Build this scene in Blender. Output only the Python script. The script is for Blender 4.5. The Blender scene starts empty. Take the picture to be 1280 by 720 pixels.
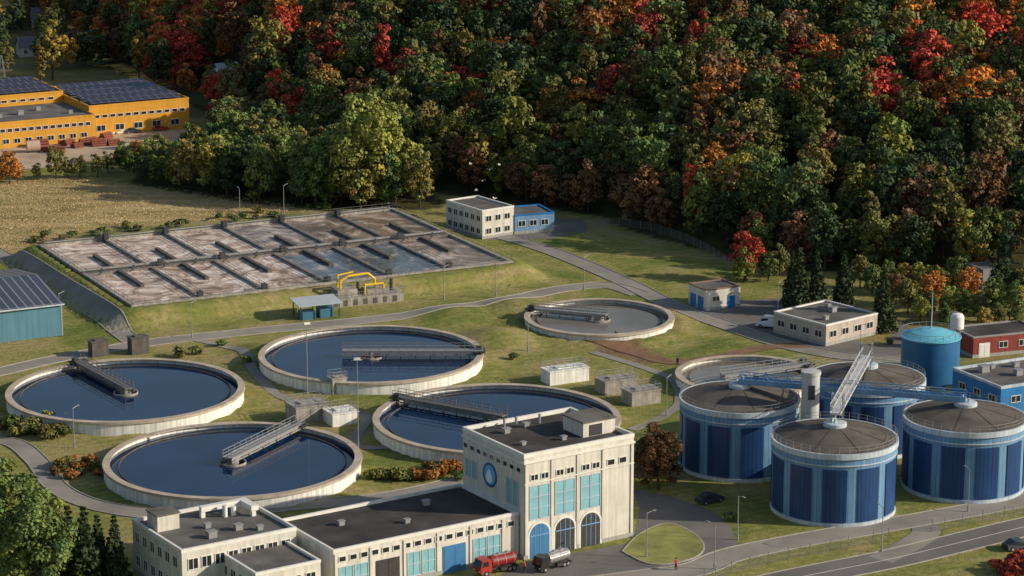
import bpy, math, random
import numpy as np
from mathutils import Vector, Matrix, noise as mnoise
random.seed(7)
RS=np.random.default_rng(7)
SC=bpy.context.scene
COL=SC.collection
# ------------------------------------------------------------------ survey: photo pixel -> world point at a known height
CH=122.0; FP=3300.0; PT=math.atan(805/3300.0)
def W(px,py,z=0.0):
    u=px-640; v=py-360
    d=(u, v*-math.sin(PT)*1.0+FP*math.cos(PT), -v*math.cos(PT)-FP*math.sin(PT))
    t=(z-CH)/d[2]
    return (d[0]*t, d[1]*t)
# ------------------------------------------------------------------ materials
MATS={}
def M(name,c,rough=.8,var=.2,scale=.6,metal=0,spec=.3,bump=0.0,streak=0.0,bs=6.0,seams=0):
    if name in MATS: return MATS[name]
    m=bpy.data.materials.new(name); m.use_nodes=True; nt=m.node_tree; N=nt.nodes; L=nt.links
    b=N['Principled BSDF']; b.inputs['Roughness'].default_value=rough; b.inputs['Metallic'].default_value=metal
    b.inputs['Specular IOR Level'].default_value=spec
    tc=N.new('ShaderNodeTexCoord')
    n1=N.new('ShaderNodeTexNoise'); n1.inputs['Scale'].default_value=scale; n1.inputs['Detail'].default_value=8; n1.inputs['Roughness'].default_value=.65
    L.new(tc.outputs['Object'],n1.inputs['Vector'])
    mr=N.new('ShaderNodeMapRange'); mr.inputs['From Min'].default_value=.3; mr.inputs['From Max'].default_value=.7
    mr.inputs['To Min'].default_value=1-var; mr.inputs['To Max'].default_value=1+var
    L.new(n1.outputs['Fac'],mr.inputs['Value'])
    out=mr.outputs['Result']
    def mul(a,b_):
        mu=N.new('ShaderNodeMath'); mu.operation='MULTIPLY'; L.new(a,mu.inputs[0]); L.new(b_,mu.inputs[1]); return mu.outputs[0]
    if streak:
        mp=N.new('ShaderNodeMapping'); mp.inputs['Scale'].default_value=(1.6,1.6,.08); L.new(tc.outputs['Object'],mp.inputs['Vector'])
        n2=N.new('ShaderNodeTexNoise'); n2.inputs['Scale'].default_value=1.2; n2.inputs['Detail'].default_value=5; L.new(mp.outputs['Vector'],n2.inputs['Vector'])
        m2=N.new('ShaderNodeMapRange'); m2.inputs['From Min'].default_value=.35; m2.inputs['From Max'].default_value=.62
        m2.inputs['To Min'].default_value=1-streak; m2.inputs['To Max'].default_value=1.0; L.new(n2.outputs['Fac'],m2.inputs['Value'])
        out=mul(out,m2.outputs['Result'])
    if seams:
        gr=N.new('ShaderNodeTexGradient'); gr.gradient_type='RADIAL'; L.new(tc.outputs['Object'],gr.inputs['Vector'])
        a=N.new('ShaderNodeMath'); a.operation='MULTIPLY'; L.new(gr.outputs['Fac'],a.inputs[0]); a.inputs[1].default_value=seams
        f=N.new('ShaderNodeMath'); f.operation='FRACT'; L.new(a.outputs[0],f.inputs[0])
        g=N.new('ShaderNodeMath'); g.operation='GREATER_THAN'; L.new(f.outputs[0],g.inputs[0]); g.inputs[1].default_value=.12
        m3=N.new('ShaderNodeMapRange'); m3.inputs['To Min'].default_value=.5; m3.inputs['To Max'].default_value=1; L.new(g.outputs[0],m3.inputs['Value']); out=mul(out,m3.outputs['Result'])
    vm=N.new('ShaderNodeVectorMath'); vm.operation='SCALE'; vm.inputs[0].default_value=c[:3]; L.new(out,vm.inputs['Scale'])
    L.new(vm.outputs['Vector'],b.inputs['Base Color'])
    if bump:
        n3=N.new('ShaderNodeTexNoise'); n3.inputs['Scale'].default_value=bs; n3.inputs['Detail'].default_value=4; L.new(tc.outputs['Object'],n3.inputs['Vector'])
        bp=N.new('ShaderNodeBump'); bp.inputs['Strength'].default_value=bump; bp.inputs['Distance'].default_value=.1; L.new(n3.outputs['Fac'],bp.inputs['Height']); L.new(bp.outputs['Normal'],b.inputs['Normal'])
    MATS[name]=m; return m
def ramp_mat(name,cols,scale=.3,dist=1.5,rough=.5,bump=.1,spec=.4,detail=8):
    if name in MATS: return MATS[name]
    m=bpy.data.materials.new(name); m.use_nodes=True; nt=m.node_tree; N=nt.nodes; L=nt.links
    b=N['Principled BSDF']; b.inputs['Roughness'].default_value=rough; b.inputs['Specular IOR Level'].default_value=spec
    tc=N.new('ShaderNodeTexCoord'); n1=N.new('ShaderNodeTexNoise'); n1.inputs['Scale'].default_value=scale; n1.inputs['Detail'].default_value=detail
    n1.inputs['Distortion'].default_value=dist; n1.inputs['Roughness'].default_value=.62; L.new(tc.outputs['Object'],n1.inputs['Vector'])
    cr=N.new('ShaderNodeValToRGB'); e=cr.color_ramp.elements
    while len(e)<len(cols): e.new(.5)
    for i,(p,c) in enumerate(cols): e[i].position=p; e[i].color=(*c,1)
    L.new(n1.outputs['Fac'],cr.inputs['Fac']); L.new(cr.outputs['Color'],b.inputs['Base Color'])
    if bump:
        bp=N.new('ShaderNodeBump'); bp.inputs['Strength'].default_value=bump; bp.inputs['Distance'].default_value=.1; L.new(n1.outputs['Fac'],bp.inputs['Height']); L.new(bp.outputs['Normal'],b.inputs['Normal'])
    MATS[name]=m; return m
def stripe_mat(name,c1,c2,sx,sy,rough=.4,metal=0.0,mortar=.06,spec=.5):
    if name in MATS: return MATS[name]
    m=bpy.data.materials.new(name); m.use_nodes=True; nt=m.node_tree; N=nt.nodes; L=nt.links
    b=N['Principled BSDF']; b.inputs['Roughness'].default_value=rough; b.inputs['Metallic'].default_value=metal; b.inputs['Specular IOR Level'].default_value=spec
    tc=N.new('ShaderNodeTexCoord'); br=N.new('ShaderNodeTexBrick'); br.offset=0; br.inputs['Scale'].default_value=1
    br.inputs['Brick Width'].default_value=sx; br.inputs['Row Height'].default_value=sy; br.inputs['Mortar Size'].default_value=mortar
    br.inputs['Color1'].default_value=(*c1,1); br.inputs['Color2'].default_value=(c1[0]*1.3,c1[1]*1.3,c1[2]*1.3,1); br.inputs['Mortar'].default_value=(*c2,1)
    L.new(tc.outputs['Object'],br.inputs['Vector']); L.new(br.outputs['Color'],b.inputs['Base Color'])
    MATS[name]=m; return m
concrete=M('concrete',(.34,.32,.29),.85,.3,.8,streak=.35,bump=.2)
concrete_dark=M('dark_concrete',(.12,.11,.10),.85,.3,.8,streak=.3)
rimc=M('rim_concrete',(.42,.36,.29),.85,.28,.45,bump=.2)
whitew=M('white_painted_concrete',(.80,.80,.77),.75,.12,.4,streak=.32)
cream=M('cream_render',(.64,.62,.57),.8,.10,.4,streak=.22)
cream2=M('pale_render',(.62,.60,.55),.8,.12,.5,streak=.2)
greyr=M('grey_render',(.36,.36,.34),.8,.12,.5,streak=.2)
roofd=M('bitumen_roof',(.052,.048,.047),.85,.5,.22,bump=.2)
roofg=M('grey_roof',(.12,.115,.11),.85,.4,.25,bump=.2)
roofbr=M('digester_roof_felt',(.105,.092,.080),.8,.35,.35,bump=.15)
trimw=M('white_trim',(.68,.68,.65),.6,.1)
steel=M('galvanised_steel',(.30,.31,.32),.5,.15,2,metal=.3,spec=.5)
steeld=M('dark_steel',(.06,.06,.065),.5,.2,2,metal=.3)
glass=M('window_glass',(.018,.024,.032),.08,.3,.3,spec=.8)
aqua=M('aqua_panel',(.20,.44,.52),.45,.2,.5,spec=.4)
aquad=M('blue_door_paint',(.05,.18,.38),.45,.15,.6)
lblue=M('light_blue_cladding',(.17,.32,.52),.5,.14,.3,streak=.18)
lblueS=M('light_blue_seamed_cladding',(.15,.30,.50),.5,.14,.3,streak=.2,seams=88)
bandb=M('pale_blue_band',(.50,.58,.66),.55,.14,.3,streak=.25)
dblue=M('dark_blue_cladding',(.018,.060,.175),.42,.18,.3,streak=.18,seams=88)
brblue=M('bright_blue_paint',(.025,.19,.50),.45,.14,.4,streak=.15)
cyan=M('cyan_roof_paint',(.14,.46,.62),.45,.15,.4)
yell=M('yellow_facade',(.64,.32,.035),.7,.1,.3,streak=.12)
yellp=M('yellow_pipe_paint',(.70,.46,.02),.4,.1)
redp=M('red_paint',(.34,.03,.025),.4,.2,2,spec=.5)
redw=M('faded_red_wall',(.27,.055,.045),.7,.2,.6,streak=.25)
blackp=M('black_paint',(.02,.02,.022),.35,.2,2,spec=.5)
whitep=M('white_car_paint',(.76,.76,.76),.3,.05,2,spec=.5)
bluep=M('dark_car_paint',(.03,.035,.05),.3,.1,2,spec=.5)
rubber=M('tyre_rubber',(.015,.015,.015),.9,.2,3)
teal=M('teal_cladding',(.10,.24,.32),.5,.1,.3,streak=.2)
bark=M('bark',(.07,.052,.038),.9,.3,2,bump=.3)
asphalt=M('asphalt',(.15,.14,.135),.9,.28,.10,bump=.2)
asphl=M('pale_asphalt',(.25,.23,.205),.9,.28,.10,bump=.2)
kerbm=M('kerb_concrete',(.34,.32,.29),.85,.2,1)
soil=M('brown_soil',(.20,.115,.07),.95,.35,.25,bump=.3)
sandm=M('sandy_yard',(.44,.34,.25),.95,.35,.10,bump=.3)
rust=M('rusty_steel',(.22,.07,.045),.8,.3,1)
seam=stripe_mat('seamed_dark_roof',(.045,.055,.08),(.24,.26,.29),1.6,60,mortar=.12)
solar=stripe_mat('solar_array',(.022,.018,.035),(.18,.17,.18),2.2,2.6,mortar=.08,rough=.3)
def water_mat(name,c1,c2,rough):
    m=ramp_mat(name,[(.3,c1),(.7,c2)],.07,.6,rough,0,.5,4); nt=m.node_tree; N=nt.nodes; L=nt.links
    n=N.new('ShaderNodeTexNoise'); n.inputs['Scale'].default_value=3.0; n.inputs['Detail'].default_value=3
    tc=N.new('ShaderNodeTexCoord'); L.new(tc.outputs['Object'],n.inputs['Vector']); bp=N.new('ShaderNodeBump'); bp.inputs['Strength'].default_value=.04; bp.inputs['Distance'].default_value=.1
    L.new(n.outputs['Fac'],bp.inputs['Height']); L.new(bp.outputs[0],N['Principled BSDF'].inputs['Normal']); return m
water=water_mat('tank_water',(.003,.014,.052),(.008,.032,.092),.05)
N_=water.node_tree.nodes['Principled BSDF']; N_.inputs['Specular IOR Level'].default_value=.38
waterg=water_mat('murky_tank_water',(.13,.125,.115),(.22,.205,.18),.18)
foamA=ramp_mat('pink_foam',[(.38,(.20,.15,.12)),(.45,(.40,.30,.25)),(.53,(.54,.44,.38)),(.62,(.76,.69,.63))],.13,2.8,.6,.15,.4,6)
foamB=ramp_mat('grey_foam',[(.38,(.11,.105,.11)),(.47,(.25,.21,.19)),(.56,(.42,.35,.31)),(.66,(.60,.53,.48))],.12,2.6,.4,.12,.5,6)
foamC=ramp_mat('bluish_liquor',[(.40,(.08,.10,.145)),(.54,(.15,.175,.22)),(.60,(.29,.27,.26)),(.68,(.48,.44,.41))],.12,2.2,.15,.06,.5,6)
foamD=ramp_mat('brown_liquor',[(.38,(.13,.10,.075)),(.50,(.26,.20,.155)),(.58,(.40,.32,.26)),(.66,(.56,.49,.43))],.12,2.4,.3,.1,.5,6)
skin=M('skin',(.45,.28,.2),.6,.05)
jred=M('red_jacket',(.5,.03,.02),.8,.1); jblk=M('dark_cloth',(.025,.03,.045),.85,.1); jor=M('hi_vis_orange',(.7,.2,.02),.8,.1)
birdw=M('gull_white',(.75,.75,.73),.7,.05)
def foliage():
    m=bpy.data.materials.new('foliage'); m.use_nodes=True; nt=m.node_tree; N=nt.nodes; L=nt.links
    b=N['Principled BSDF']; b.inputs['Roughness'].default_value=.7; b.inputs['Specular IOR Level'].default_value=.15
    at=N.new('ShaderNodeAttribute'); at.attribute_name='tint'; oi=N.new('ShaderNodeObjectInfo')
    vm=N.new('ShaderNodeVectorMath'); vm.operation='MULTIPLY'; L.new(at.outputs['Color'],vm.inputs[0]); L.new(oi.outputs['Color'],vm.inputs[1])
    L.new(vm.outputs[0],b.inputs['Base Color']); return m
FOL=foliage()
# ------------------------------------------------------------------ mesh builder
class MB:
    def __init__(s): s.v=[]; s.f=[]; s.m=[]
    def add(s,vs,fs,mi=0):
        o=len(s.v); s.v+= [tuple(p) for p in vs]; s.f+=[tuple(i+o for i in f) for f in fs]; s.m+=[mi]*len(fs); return s
    def box(s,x0,y0,z0,x1,y1,z1,mi=0):
        return s.add([(x0,y0,z0),(x1,y0,z0),(x1,y1,z0),(x0,y1,z0),(x0,y0,z1),(x1,y0,z1),(x1,y1,z1),(x0,y1,z1)],
              [(0,3,2,1),(4,5,6,7),(0,1,5,4),(1,2,6,5),(2,3,7,6),(3,0,4,7)],mi)
    def beam(s,p,q,w,h,mi=0):
        p=Vector(p);q=Vector(q);d=(q-p).normalized(); up=Vector((0,0,1)) if abs(d.z)<.95 else Vector((1,0,0))
        r=d.cross(up).normalized()*w/2; u=r.cross(d).normalized()*h/2
        vs=[p-r-u,p+r-u,p+r+u,p-r+u,q-r-u,q+r-u,q+r+u,q-r+u]
        return s.add(vs,[(0,1,2,3),(7,6,5,4),(0,4,5,1),(1,5,6,2),(2,6,7,3),(3,7,4,0)],mi)
    def tube(s,p,q,r0,r1=None,n=8,mi=0):
        r1=r0 if r1 is None else r1
        p=Vector(p);q=Vector(q);d=(q-p).normalized(); up=Vector((0,0,1)) if abs(d.z)<.95 else Vector((1,0,0))
        a=d.cross(up).normalized(); b=a.cross(d)
        vs=[];fs=[]
        for i in range(n):
            t=2*math.pi*i/n; e=a*math.cos(t)+b*math.sin(t); vs+= [p+e*r0,q+e*r1]
        for i in range(n):
            j=(i+1)%n; fs.append((2*i,2*j,2*j+1,2*i+1))
        fs.append(tuple(2*i for i in range(n))[::-1]); fs.append(tuple(2*i+1 for i in range(n)))
        return s.add(vs,fs,mi)
    def arc(s,ri,ro,z0,z1,a0=0,a1=2*math.pi,n=96,cx=0,cy=0,mi=0):
        full=abs(a1-a0-2*math.pi)<1e-6; k=n if full else n+1; vs=[];fs=[]
        for i in range(k):
            t=a0+(a1-a0)*i/n; c,d=math.cos(t),math.sin(t)
            vs+=[(cx+ri*c,cy+ri*d,z0),(cx+ro*c,cy+ro*d,z0),(cx+ro*c,cy+ro*d,z1),(cx+ri*c,cy+ri*d,z1)]
        for i in range(n):
            a=4*i; b=4*((i+1)%k)
            fs+=[(a+1,b+1,b+2,a+2),(a+2,b+2,b+3,a+3),(a+3,b+3,b,a),(a,b,b+1,a+1)]
        if not full: fs+=[(0,1,2,3),(4*n+3,4*n+2,4*n+1,4*n)]
        return s.add(vs,fs,mi)
    def disc(s,r,z,n=96,cx=0,cy=0,mi=0):
        return s.add([(cx+r*math.cos(2*math.pi*i/n),cy+r*math.sin(2*math.pi*i/n),z) for i in range(n)],[tuple(range(n))],mi)
    def lathe(s,prof,n=48,cx=0,cy=0,mi=0):
        vs=[];fs=[];k=len(prof)
        for i in range(n):
            t=2*math.pi*i/n
            for r,z in prof: vs.append((cx+r*math.cos(t),cy+r*math.sin(t),z))
        for i in range(n):
            j=(i+1)%n
            for a in range(k-1): fs.append((i*k+a,j*k+a,j*k+a+1,i*k+a+1))
        return s.add(vs,fs,mi)
    def prism(s,pts,y0,y1,mi=0): # pts in x,z ccw seen from -y
        n=len(pts); vs=[(x,y0,z) for x,z in pts]+[(x,y1,z) for x,z in pts]
        fs=[tuple(range(n)),tuple(range(2*n-1,n-1,-1))]+[(i,i+n,(i+1)%n+n,(i+1)%n) for i in range(n)]
        return s.add(vs,fs,mi)
    def mesh(s,name,mats,smooth=False):
        me=bpy.data.meshes.new(name); me.from_pydata(s.v,[],s.f); 
        for mm in (mats if isinstance(mats,(list,tuple)) else [mats]): me.materials.append(mm)
        me.polygons.foreach_set('material_index',s.m)
        if smooth: me.polygons.foreach_set('use_smooth',[True]*len(s.f))
        me.update(); return me
def link(o,parent=None,loc=None,rot=None):
    COL.objects.link(o)
    if parent is not None: o.parent=parent
    if loc is not None: o.location=loc
    if rot is not None: o.rotation_euler=(0,0,rot) if not hasattr(rot,'__len__') else rot
    return o
def part(mb,name,parent,mats,loc=None,rot=None,smooth=False):
    me=mb.mesh(name,mats,smooth) if isinstance(mb,MB) else mb
    return link(bpy.data.objects.new(name,me),parent,loc,rot)
def thing(name,label,cat,loc=(0,0,0),rot=0,group=None,data=None):
    o=bpy.data.objects.new(name,data); o['label']=label; o['category']=cat
    if group: o['group']=group
    if data is None: o.empty_display_size=1
    return link(o,None,(loc[0],loc[1],loc[2] if len(loc)>2 else gz(loc[0],loc[1])),rot)
def dup(src,ch,loc,rot,scale=None,label=None):
    n=src.copy(); COL.objects.link(n); n.location=loc; n.rotation_euler=(0,0,rot)
    if scale: n.scale=scale
    if label: n['label']=label
    for c in ch:
        k=c.copy(); COL.objects.link(k); k.parent=n
    return n
def structure(name,me,label=None):
    o=bpy.data.objects.new(name,me); o['kind']='structure'
    if label: o['label']=label
    return link(o)
# ------------------------------------------------------------------ terrain
FX=[-3000,-200,-150,-100,-60,-25,0,19,38,50,70,100,140,3000]
FY=[1100,900,850,740,655,600,583,570,537,520,512,503,494,400]
def smooth01(t): t=np.clip(t,0,1); return t*t*(3-2*t)
bA=W(45,306,3);bB=W(482,262,3);bC=W(652,325,3);bD=W(168,383,3)
BANG=math.atan2((bB[1]-bA[1])+(bC[1]-bD[1]),(bB[0]-bA[0])+(bC[0]-bD[0]))
BW=(math.dist(bA,bB)+math.dist(bD,bC))/2; BD=(math.dist(bA,bD)+math.dist(bB,bC))/2
e1=(math.cos(BANG),math.sin(BANG)); e2=(-math.sin(BANG),math.cos(BANG))
bc=((bA[0]+bB[0]+bC[0]+bD[0])/4,(bA[1]+bB[1]+bC[1]+bD[1])/4)
BO=(bc[0]-e1[0]*BW/2-e2[0]*BD/2, bc[1]-e1[1]*BW/2-e2[1]*BD/2)
TK=[('a',157,487,147,2.2,(172,492),(93,450)),('b',464,442,139.5,2.2,(432,436),(602,436)),('c',291,574,160,2.2,(272,573),(368,526)),
    ('d',621,522,154,2.2,(652,520),(497,492)),('e',749,396,93,1.6,(757,398),(659,389)),('f',935,468,90,1.8,(885,475),(955,465))]
TANK=[]
for k,cx,cy,hw,zr,b0,b1 in TK:
    c=W(cx,cy,zr); r=abs(W(cx+hw,cy,zr)[0]-c[0]); TANK.append((k,c,r,zr,W(*b0,zr+.8),W(*b1,zr+.8)))
def gzv(x,y):
    x=np.asarray(x,float); y=np.asarray(y,float)
    s=np.maximum(0,y-np.interp(x,FX,FY))*.85; s=s*s/(s+12)
    h=55*np.tanh(.29*s/55)
    lx=(x-bc[0])*e1[0]+(y-bc[1])*e1[1]; ly=(x-bc[0])*e2[0]+(y-bc[1])*e2[1]
    dx=np.abs(lx)-BW/2; dy=np.abs(ly)-BD/2; d=np.hypot(np.maximum(dx,0),np.maximum(dy,0))
    ins=(dx<-.6)&(dy<-.6)
    b=2.8*(1-smooth01((d-1.2)/6.3)); b=np.where(ins,1.0,b); h=np.maximum(h,b)
    for k,c,r,zr,_,_ in TANK:
        q=np.hypot(x-c[0],y-c[1]); t=(.35 if k!='e' else .8)*(1-smooth01((q-r-.6)/5)); h=np.where(q<r-.3,-.2,np.maximum(h,t))
    for (mx,my,mr,mh) in MOUNDS:
        q=((x-mx)**2+(y-my)**2)/mr**2; h=np.maximum(h,mh*np.exp(-q*1.5)-mh*.12)
    return h
MOUNDS=[(*W(625,425),9,2.2),(*W(650,385),8,1.6),(*W(330,440),6,1.4),(*W(570,395),9,1.5)]
def gz(x,y): return float(gzv(x,y))
def axis(lo,a,b,hi,step):
    o=list(np.arange(a,b+.01,step)); d=step; p=b
    while p<hi: d*=1.35; p+=d; o.append(p)
    d=step; p=a
    while p>lo: d*=1.35; p-=d; o.insert(0,p)
    return np.array(o)
def inpoly(x,y,poly):
    r=np.zeros(x.shape,bool); n=len(poly)
    for i in range(n):
        x1,y1=poly[i]; x2,y2=poly[(i+1)%n]
        if y1==y2: continue
        c=((y1>y)!=(y2>y))&(x<(x2-x1)*(y-y1)/(y2-y1)+x1); r^=c
    return r
def PP(l,z=0): return [W(a,b,z) for a,b in l]
ax=axis(-4000,-165,165,4000,1.6); ay=axis(-1500,318,780,7000,1.6)
gx,gy=np.meshgrid(ax,ay); hz=gzv(gx,gy); nx,ny=len(ax),len(ay)
V=np.stack([gx,gy,hz],-1).reshape(-1,3)
ii=(np.arange(ny-1)[:,None]*nx+np.arange(nx-1)[None]).ravel()
FQ=np.stack([ii,ii+1,ii+nx+1,ii+nx],1)
def np_mesh(name,V,Fq,mats,tint=None):
    me=bpy.data.meshes.new(name); n=len(V); k=len(Fq)
    me.vertices.add(n); me.vertices.foreach_set('co',V.astype(np.float32).ravel())
    me.loops.add(k*4); me.loops.foreach_set('vertex_index',Fq.astype(np.int32).ravel())
    me.polygons.add(k); me.polygons.foreach_set('loop_start',np.arange(0,k*4,4,dtype=np.int32))
    for m in mats: me.materials.append(m)
    if tint is not None:
        a=me.attributes.new('tint','FLOAT_COLOR','POINT'); c=np.ones((n,4),np.float32); c[:,:3]=tint; a.data.foreach_set('color',c.ravel())
    me.update(calc_edges=True); me.validate(); return me
wob=lambda x,y: np.sin(x*.13+1)*np.cos(y*.11)*2+np.sin(x*.41+y*.3)*1.0
X,Y=V[:,0]+wob(V[:,0],V[:,1]),V[:,1]+wob(V[:,1],V[:,0])
fieldpoly=PP([(-400,205),(0,232),(60,222),(140,226),(300,247),(410,262),(300,275),(120,285),(0,318),(-400,330)])
field=inpoly(X,Y,fieldpoly)
forest=(Y>np.interp(X,FX,FY)-3)|inpoly(X,Y,PP([(150,228),(300,250),(420,262),(545,262),(540,180),(260,180)]))
far=(Y>690)&(X<-40)
soilm=inpoly(X,Y,PP([(735,425),(790,428),(830,452),(800,458),(745,440)]))
dryb=inpoly(X,Y,PP([(880,390),(1000,368),(1150,400),(1280,430),(1280,460),(1100,440)]))
zone=np.zeros((len(V),3)); zone[:,0]=np.where(field,1,np.where(far,.35,0)); zone[:,1]=np.where(forest,1,np.where(far,.4,0)); zone[:,2]=np.where(soilm,1,np.where(dryb,.35,0))
gm=bpy.data.materials.new('grass_ground'); gm.use_nodes=True; nt=gm.node_tree; N=nt.nodes; L=nt.links
b=N['Principled BSDF']; b.inputs['Roughness'].default_value=.95; b.inputs['Specular IOR Level'].default_value=.1
tc=N.new('ShaderNodeTexCoord')
def nz(s,d=8,r=.6,dis=0,vec=None):
    n=N.new('ShaderNodeTexNoise'); n.inputs['Scale'].default_value=s; n.inputs['Detail'].default_value=d; n.inputs['Roughness'].default_value=r; n.inputs['Distortion'].default_value=dis
    L.new(vec or tc.outputs['Object'],n.inputs['Vector']); return n.outputs['Fac']
def rmp(fac,cols):
    c=N.new('ShaderNodeValToRGB'); e=c.color_ramp.elements
    while len(e)<len(cols): e.new(.5)
    for i,(p,q) in enumerate(cols): e[i].position=p; e[i].color=(*q,1)
    L.new(fac,c.inputs['Fac']); return c.outputs['Color']
def mixc(f,a,bb,bt='MIX'):
    m=N.new('ShaderNodeMix'); m.data_type='RGBA'; m.blend_type=bt
    if isinstance(f,float): m.inputs[0].default_value=f
    else: L.new(f,m.inputs[0])
    L.new(a,m.inputs[6]); L.new(bb,m.inputs[7]); return m.outputs[2]
g1=rmp(nz(.05,12,.72,1.0),[(.30,(.125,.17,.042)),(.41,(.20,.235,.062)),(.50,(.30,.29,.09)),(.58,(.40,.345,.15)),(.66,(.40,.30,.17))])
g2=rmp(nz(.9,6,.7),[(.3,(.42,.43,.40)),(.7,(1,1,1))])
grass=mixc(.75,g1,g2,'MULTIPLY')
mpm=N.new('ShaderNodeMapping'); mpm.inputs['Rotation'].default_value=(0,0,-BANG); L.new(tc.outputs['Object'],mpm.inputs['Vector'])
wv=N.new('ShaderNodeTexWave'); wv.inputs['Scale'].default_value=.16; wv.inputs['Distortion'].default_value=1.5; wv.inputs['Detail'].default_value=3; wv.bands_direction='Y'; L.new(mpm.outputs[0],wv.inputs['Vector'])
wr=rmp(wv.outputs['Fac'],[(.3,(.86,.88,.86)),(.7,(1,1,1))]); grass=mixc(.8,grass,wr,'MULTIPLY')
mp=N.new('ShaderNodeMapping'); mp.inputs['Scale'].default_value=(.35,1.3,1); mp.inputs['Rotation'].default_value=(0,0,-.3); L.new(tc.outputs['Object'],mp.inputs['Vector'])
dry=rmp(nz(.09,12,.75,.8,mp.outputs[0]),[(.34,(.20,.18,.07)),(.45,(.34,.265,.12)),(.55,(.48,.36,.18)),(.66,(.58,.45,.26))])
dg=rmp(nz(.7,6,.7),[(.3,(.6,.6,.55)),(.7,(1,1,1))]); dry=mixc(.7,dry,dg,'MULTIPLY')
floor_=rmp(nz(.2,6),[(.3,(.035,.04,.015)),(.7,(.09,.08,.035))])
brn=rmp(nz(.3,8,.7),[(.3,(.13,.085,.05)),(.7,(.28,.18,.11))])
at=N.new('ShaderNodeAttribute'); at.attribute_name='tint'; sp=N.new('ShaderNodeSeparateColor'); L.new(at.outputs['Color'],sp.inputs[0])
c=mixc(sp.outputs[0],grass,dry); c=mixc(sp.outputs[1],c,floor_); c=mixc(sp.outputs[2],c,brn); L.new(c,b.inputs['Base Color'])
bp=N.new('ShaderNodeBump'); bp.inputs['Strength'].default_value=.7; bp.inputs['Distance'].default_value=.3; L.new(nz(1.2,8,.7),bp.inputs['Height']); L.new(bp.outputs[0],b.inputs['Normal'])
gme=np_mesh('ground',V,FQ,[gm],zone); gme.polygons.foreach_set('use_smooth',[True]*len(FQ))
structure('ground',gme,'mown grass ground with dry field and wooded hill')
# ------------------------------------------------------------------ roads
def catmull(pts,step=1.5):
    P=[pts[0]]+list(pts)+[pts[-1]]; o=[]
    for i in range(1,len(P)-2):
        p0,p1,p2,p3=[np.array(q,float) for q in P[i-1:i+3]]; n=max(2,int(np.linalg.norm(p2-p1)/step))
        for k in range(n):
            t=k/n; o.append(.5*((2*p1)+(-p0+p2)*t+(2*p0-5*p1+4*p2-p3)*t*t+(-p0+3*p1-3*p2+p3)*t**3))
    o.append(np.array(pts[-1],float)); return np.array(o)
RZ=[.04]
def ribbon(name,pxs,wd,mat,label,kerb=True,line=False,world=False,off=None):
    pts=catmull(pxs if world else PP(pxs)); T=np.gradient(pts,axis=0); T/=np.linalg.norm(T,axis=1)[:,None]; Nn=np.stack([-T[:,1],T[:,0]],1)
    RZ[0]+=.005; off=off or RZ[0]
    def strip(a,b,z,zb=None):
        mb=MB(); k=5; vs=[]
        for i in range(len(pts)):
            for j in range(k):
                q=pts[i]+Nn[i]*(a+(b-a)*j/(k-1)); vs.append((q[0],q[1],gz(*q)+z))
        fs=[(i*k+j,i*k+j+1,(i+1)*k+j+1,(i+1)*k+j) for i in range(len(pts)-1) for j in range(k-1)]
        fs=[f[::-1] for f in fs]; mb.add(vs,fs); return mb
    structure(name,strip(-wd/2,wd/2,off).mesh(name,mat),label)
    if kerb:
        mb=MB()
        for s in (-1,1):
            a=s*wd/2; 
            for i in range(len(pts)-1):
                p=pts[i]+Nn[i]*a; q=pts[i+1]+Nn[i+1]*a
                mb.beam((p[0],p[1],gz(*p)+off+.03),(q[0],q[1],gz(*q)+off+.03),.18,.12)
        structure('kerb',mb.mesh('kerb',kerbm),'concrete kerbs along both road edges')
    if line:
        structure('road_marking',strip(-.07,.07,off+.012).mesh('road_marking',trimw),'white centre line on the road')
road_left=[(-60,478),(0,465),(60,451),(120,440),(190,428),(330,413),(470,399),(560,388),(640,374),(705,361),(760,357),(800,368)]
ribbon('road',road_left,4.5,asphl,'pale asphalt service road through the works')
ribbon('path',[(-60,285),(0,318),(30,335),(80,368),(130,400),(168,428)],4,asphl,'pale asphalt lane beside the basin bank')
ribbon('road',[(630,296),(665,306),(710,322),(780,352),(840,382),(905,406),(985,432),(1060,446),(1140,452),(1200,470)],4.5,asphl,'asphalt road from the back building',)
ribbon('path',[(-60,556),(10,552),(45,575),(75,612),(135,636),(240,646),(400,632),(500,618),(585,598)],3.5,asphl,'pale asphalt lane around the round tanks')
ribbon('road',[(700,735),(800,722),(868,712),(915,694),(1000,676),(1120,655),(1280,626),(1400,604)],5,asphl,'asphalt works road beside the silos')
ribbon('road',[(900,745),(1000,722),(1110,700),(1190,681),(1290,657),(1420,628)],6.5,asphalt,'public road outside the fence',line=True)
ribbon('path',[(1100,700),(1140,680),(1158,665),(1150,652)],4,asphl,'asphalt gate crossing',kerb=False)
ribbon('path',[(640,590),(600,560),(450,560),(455,520),(360,500),(320,470),(300,440),(240,424)],1.8,asphl,'narrow pale walkway between round tanks',kerb=False)
ribbon('path',[(790,540),(830,520),(850,500),(830,470),(740,440)],1.8,asphl,'narrow pale walkway between tanks',kerb=False)
ribbon('dirt_track',[(735,428),(790,440),(840,453),(900,446),(960,434),(1010,432)],3.2,soil,'brown churned soil track',kerb=False)
ribbon('dirt_track',[(-30,213),(60,207),(130,196),(230,186),(300,178)],5,sandm,'sandy track beside the yard',kerb=False)
def lot(name,pxs,mat,label,off):
    P=PP(pxs); mb=MB().add([(x,y,off) for x,y in P],[tuple(range(len(P)))[::-1]])
    me=mb.mesh(name,mat); 
    if me.polygons[0].normal.z<0: me.flip_normals()
    structure(name,me,label)
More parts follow.
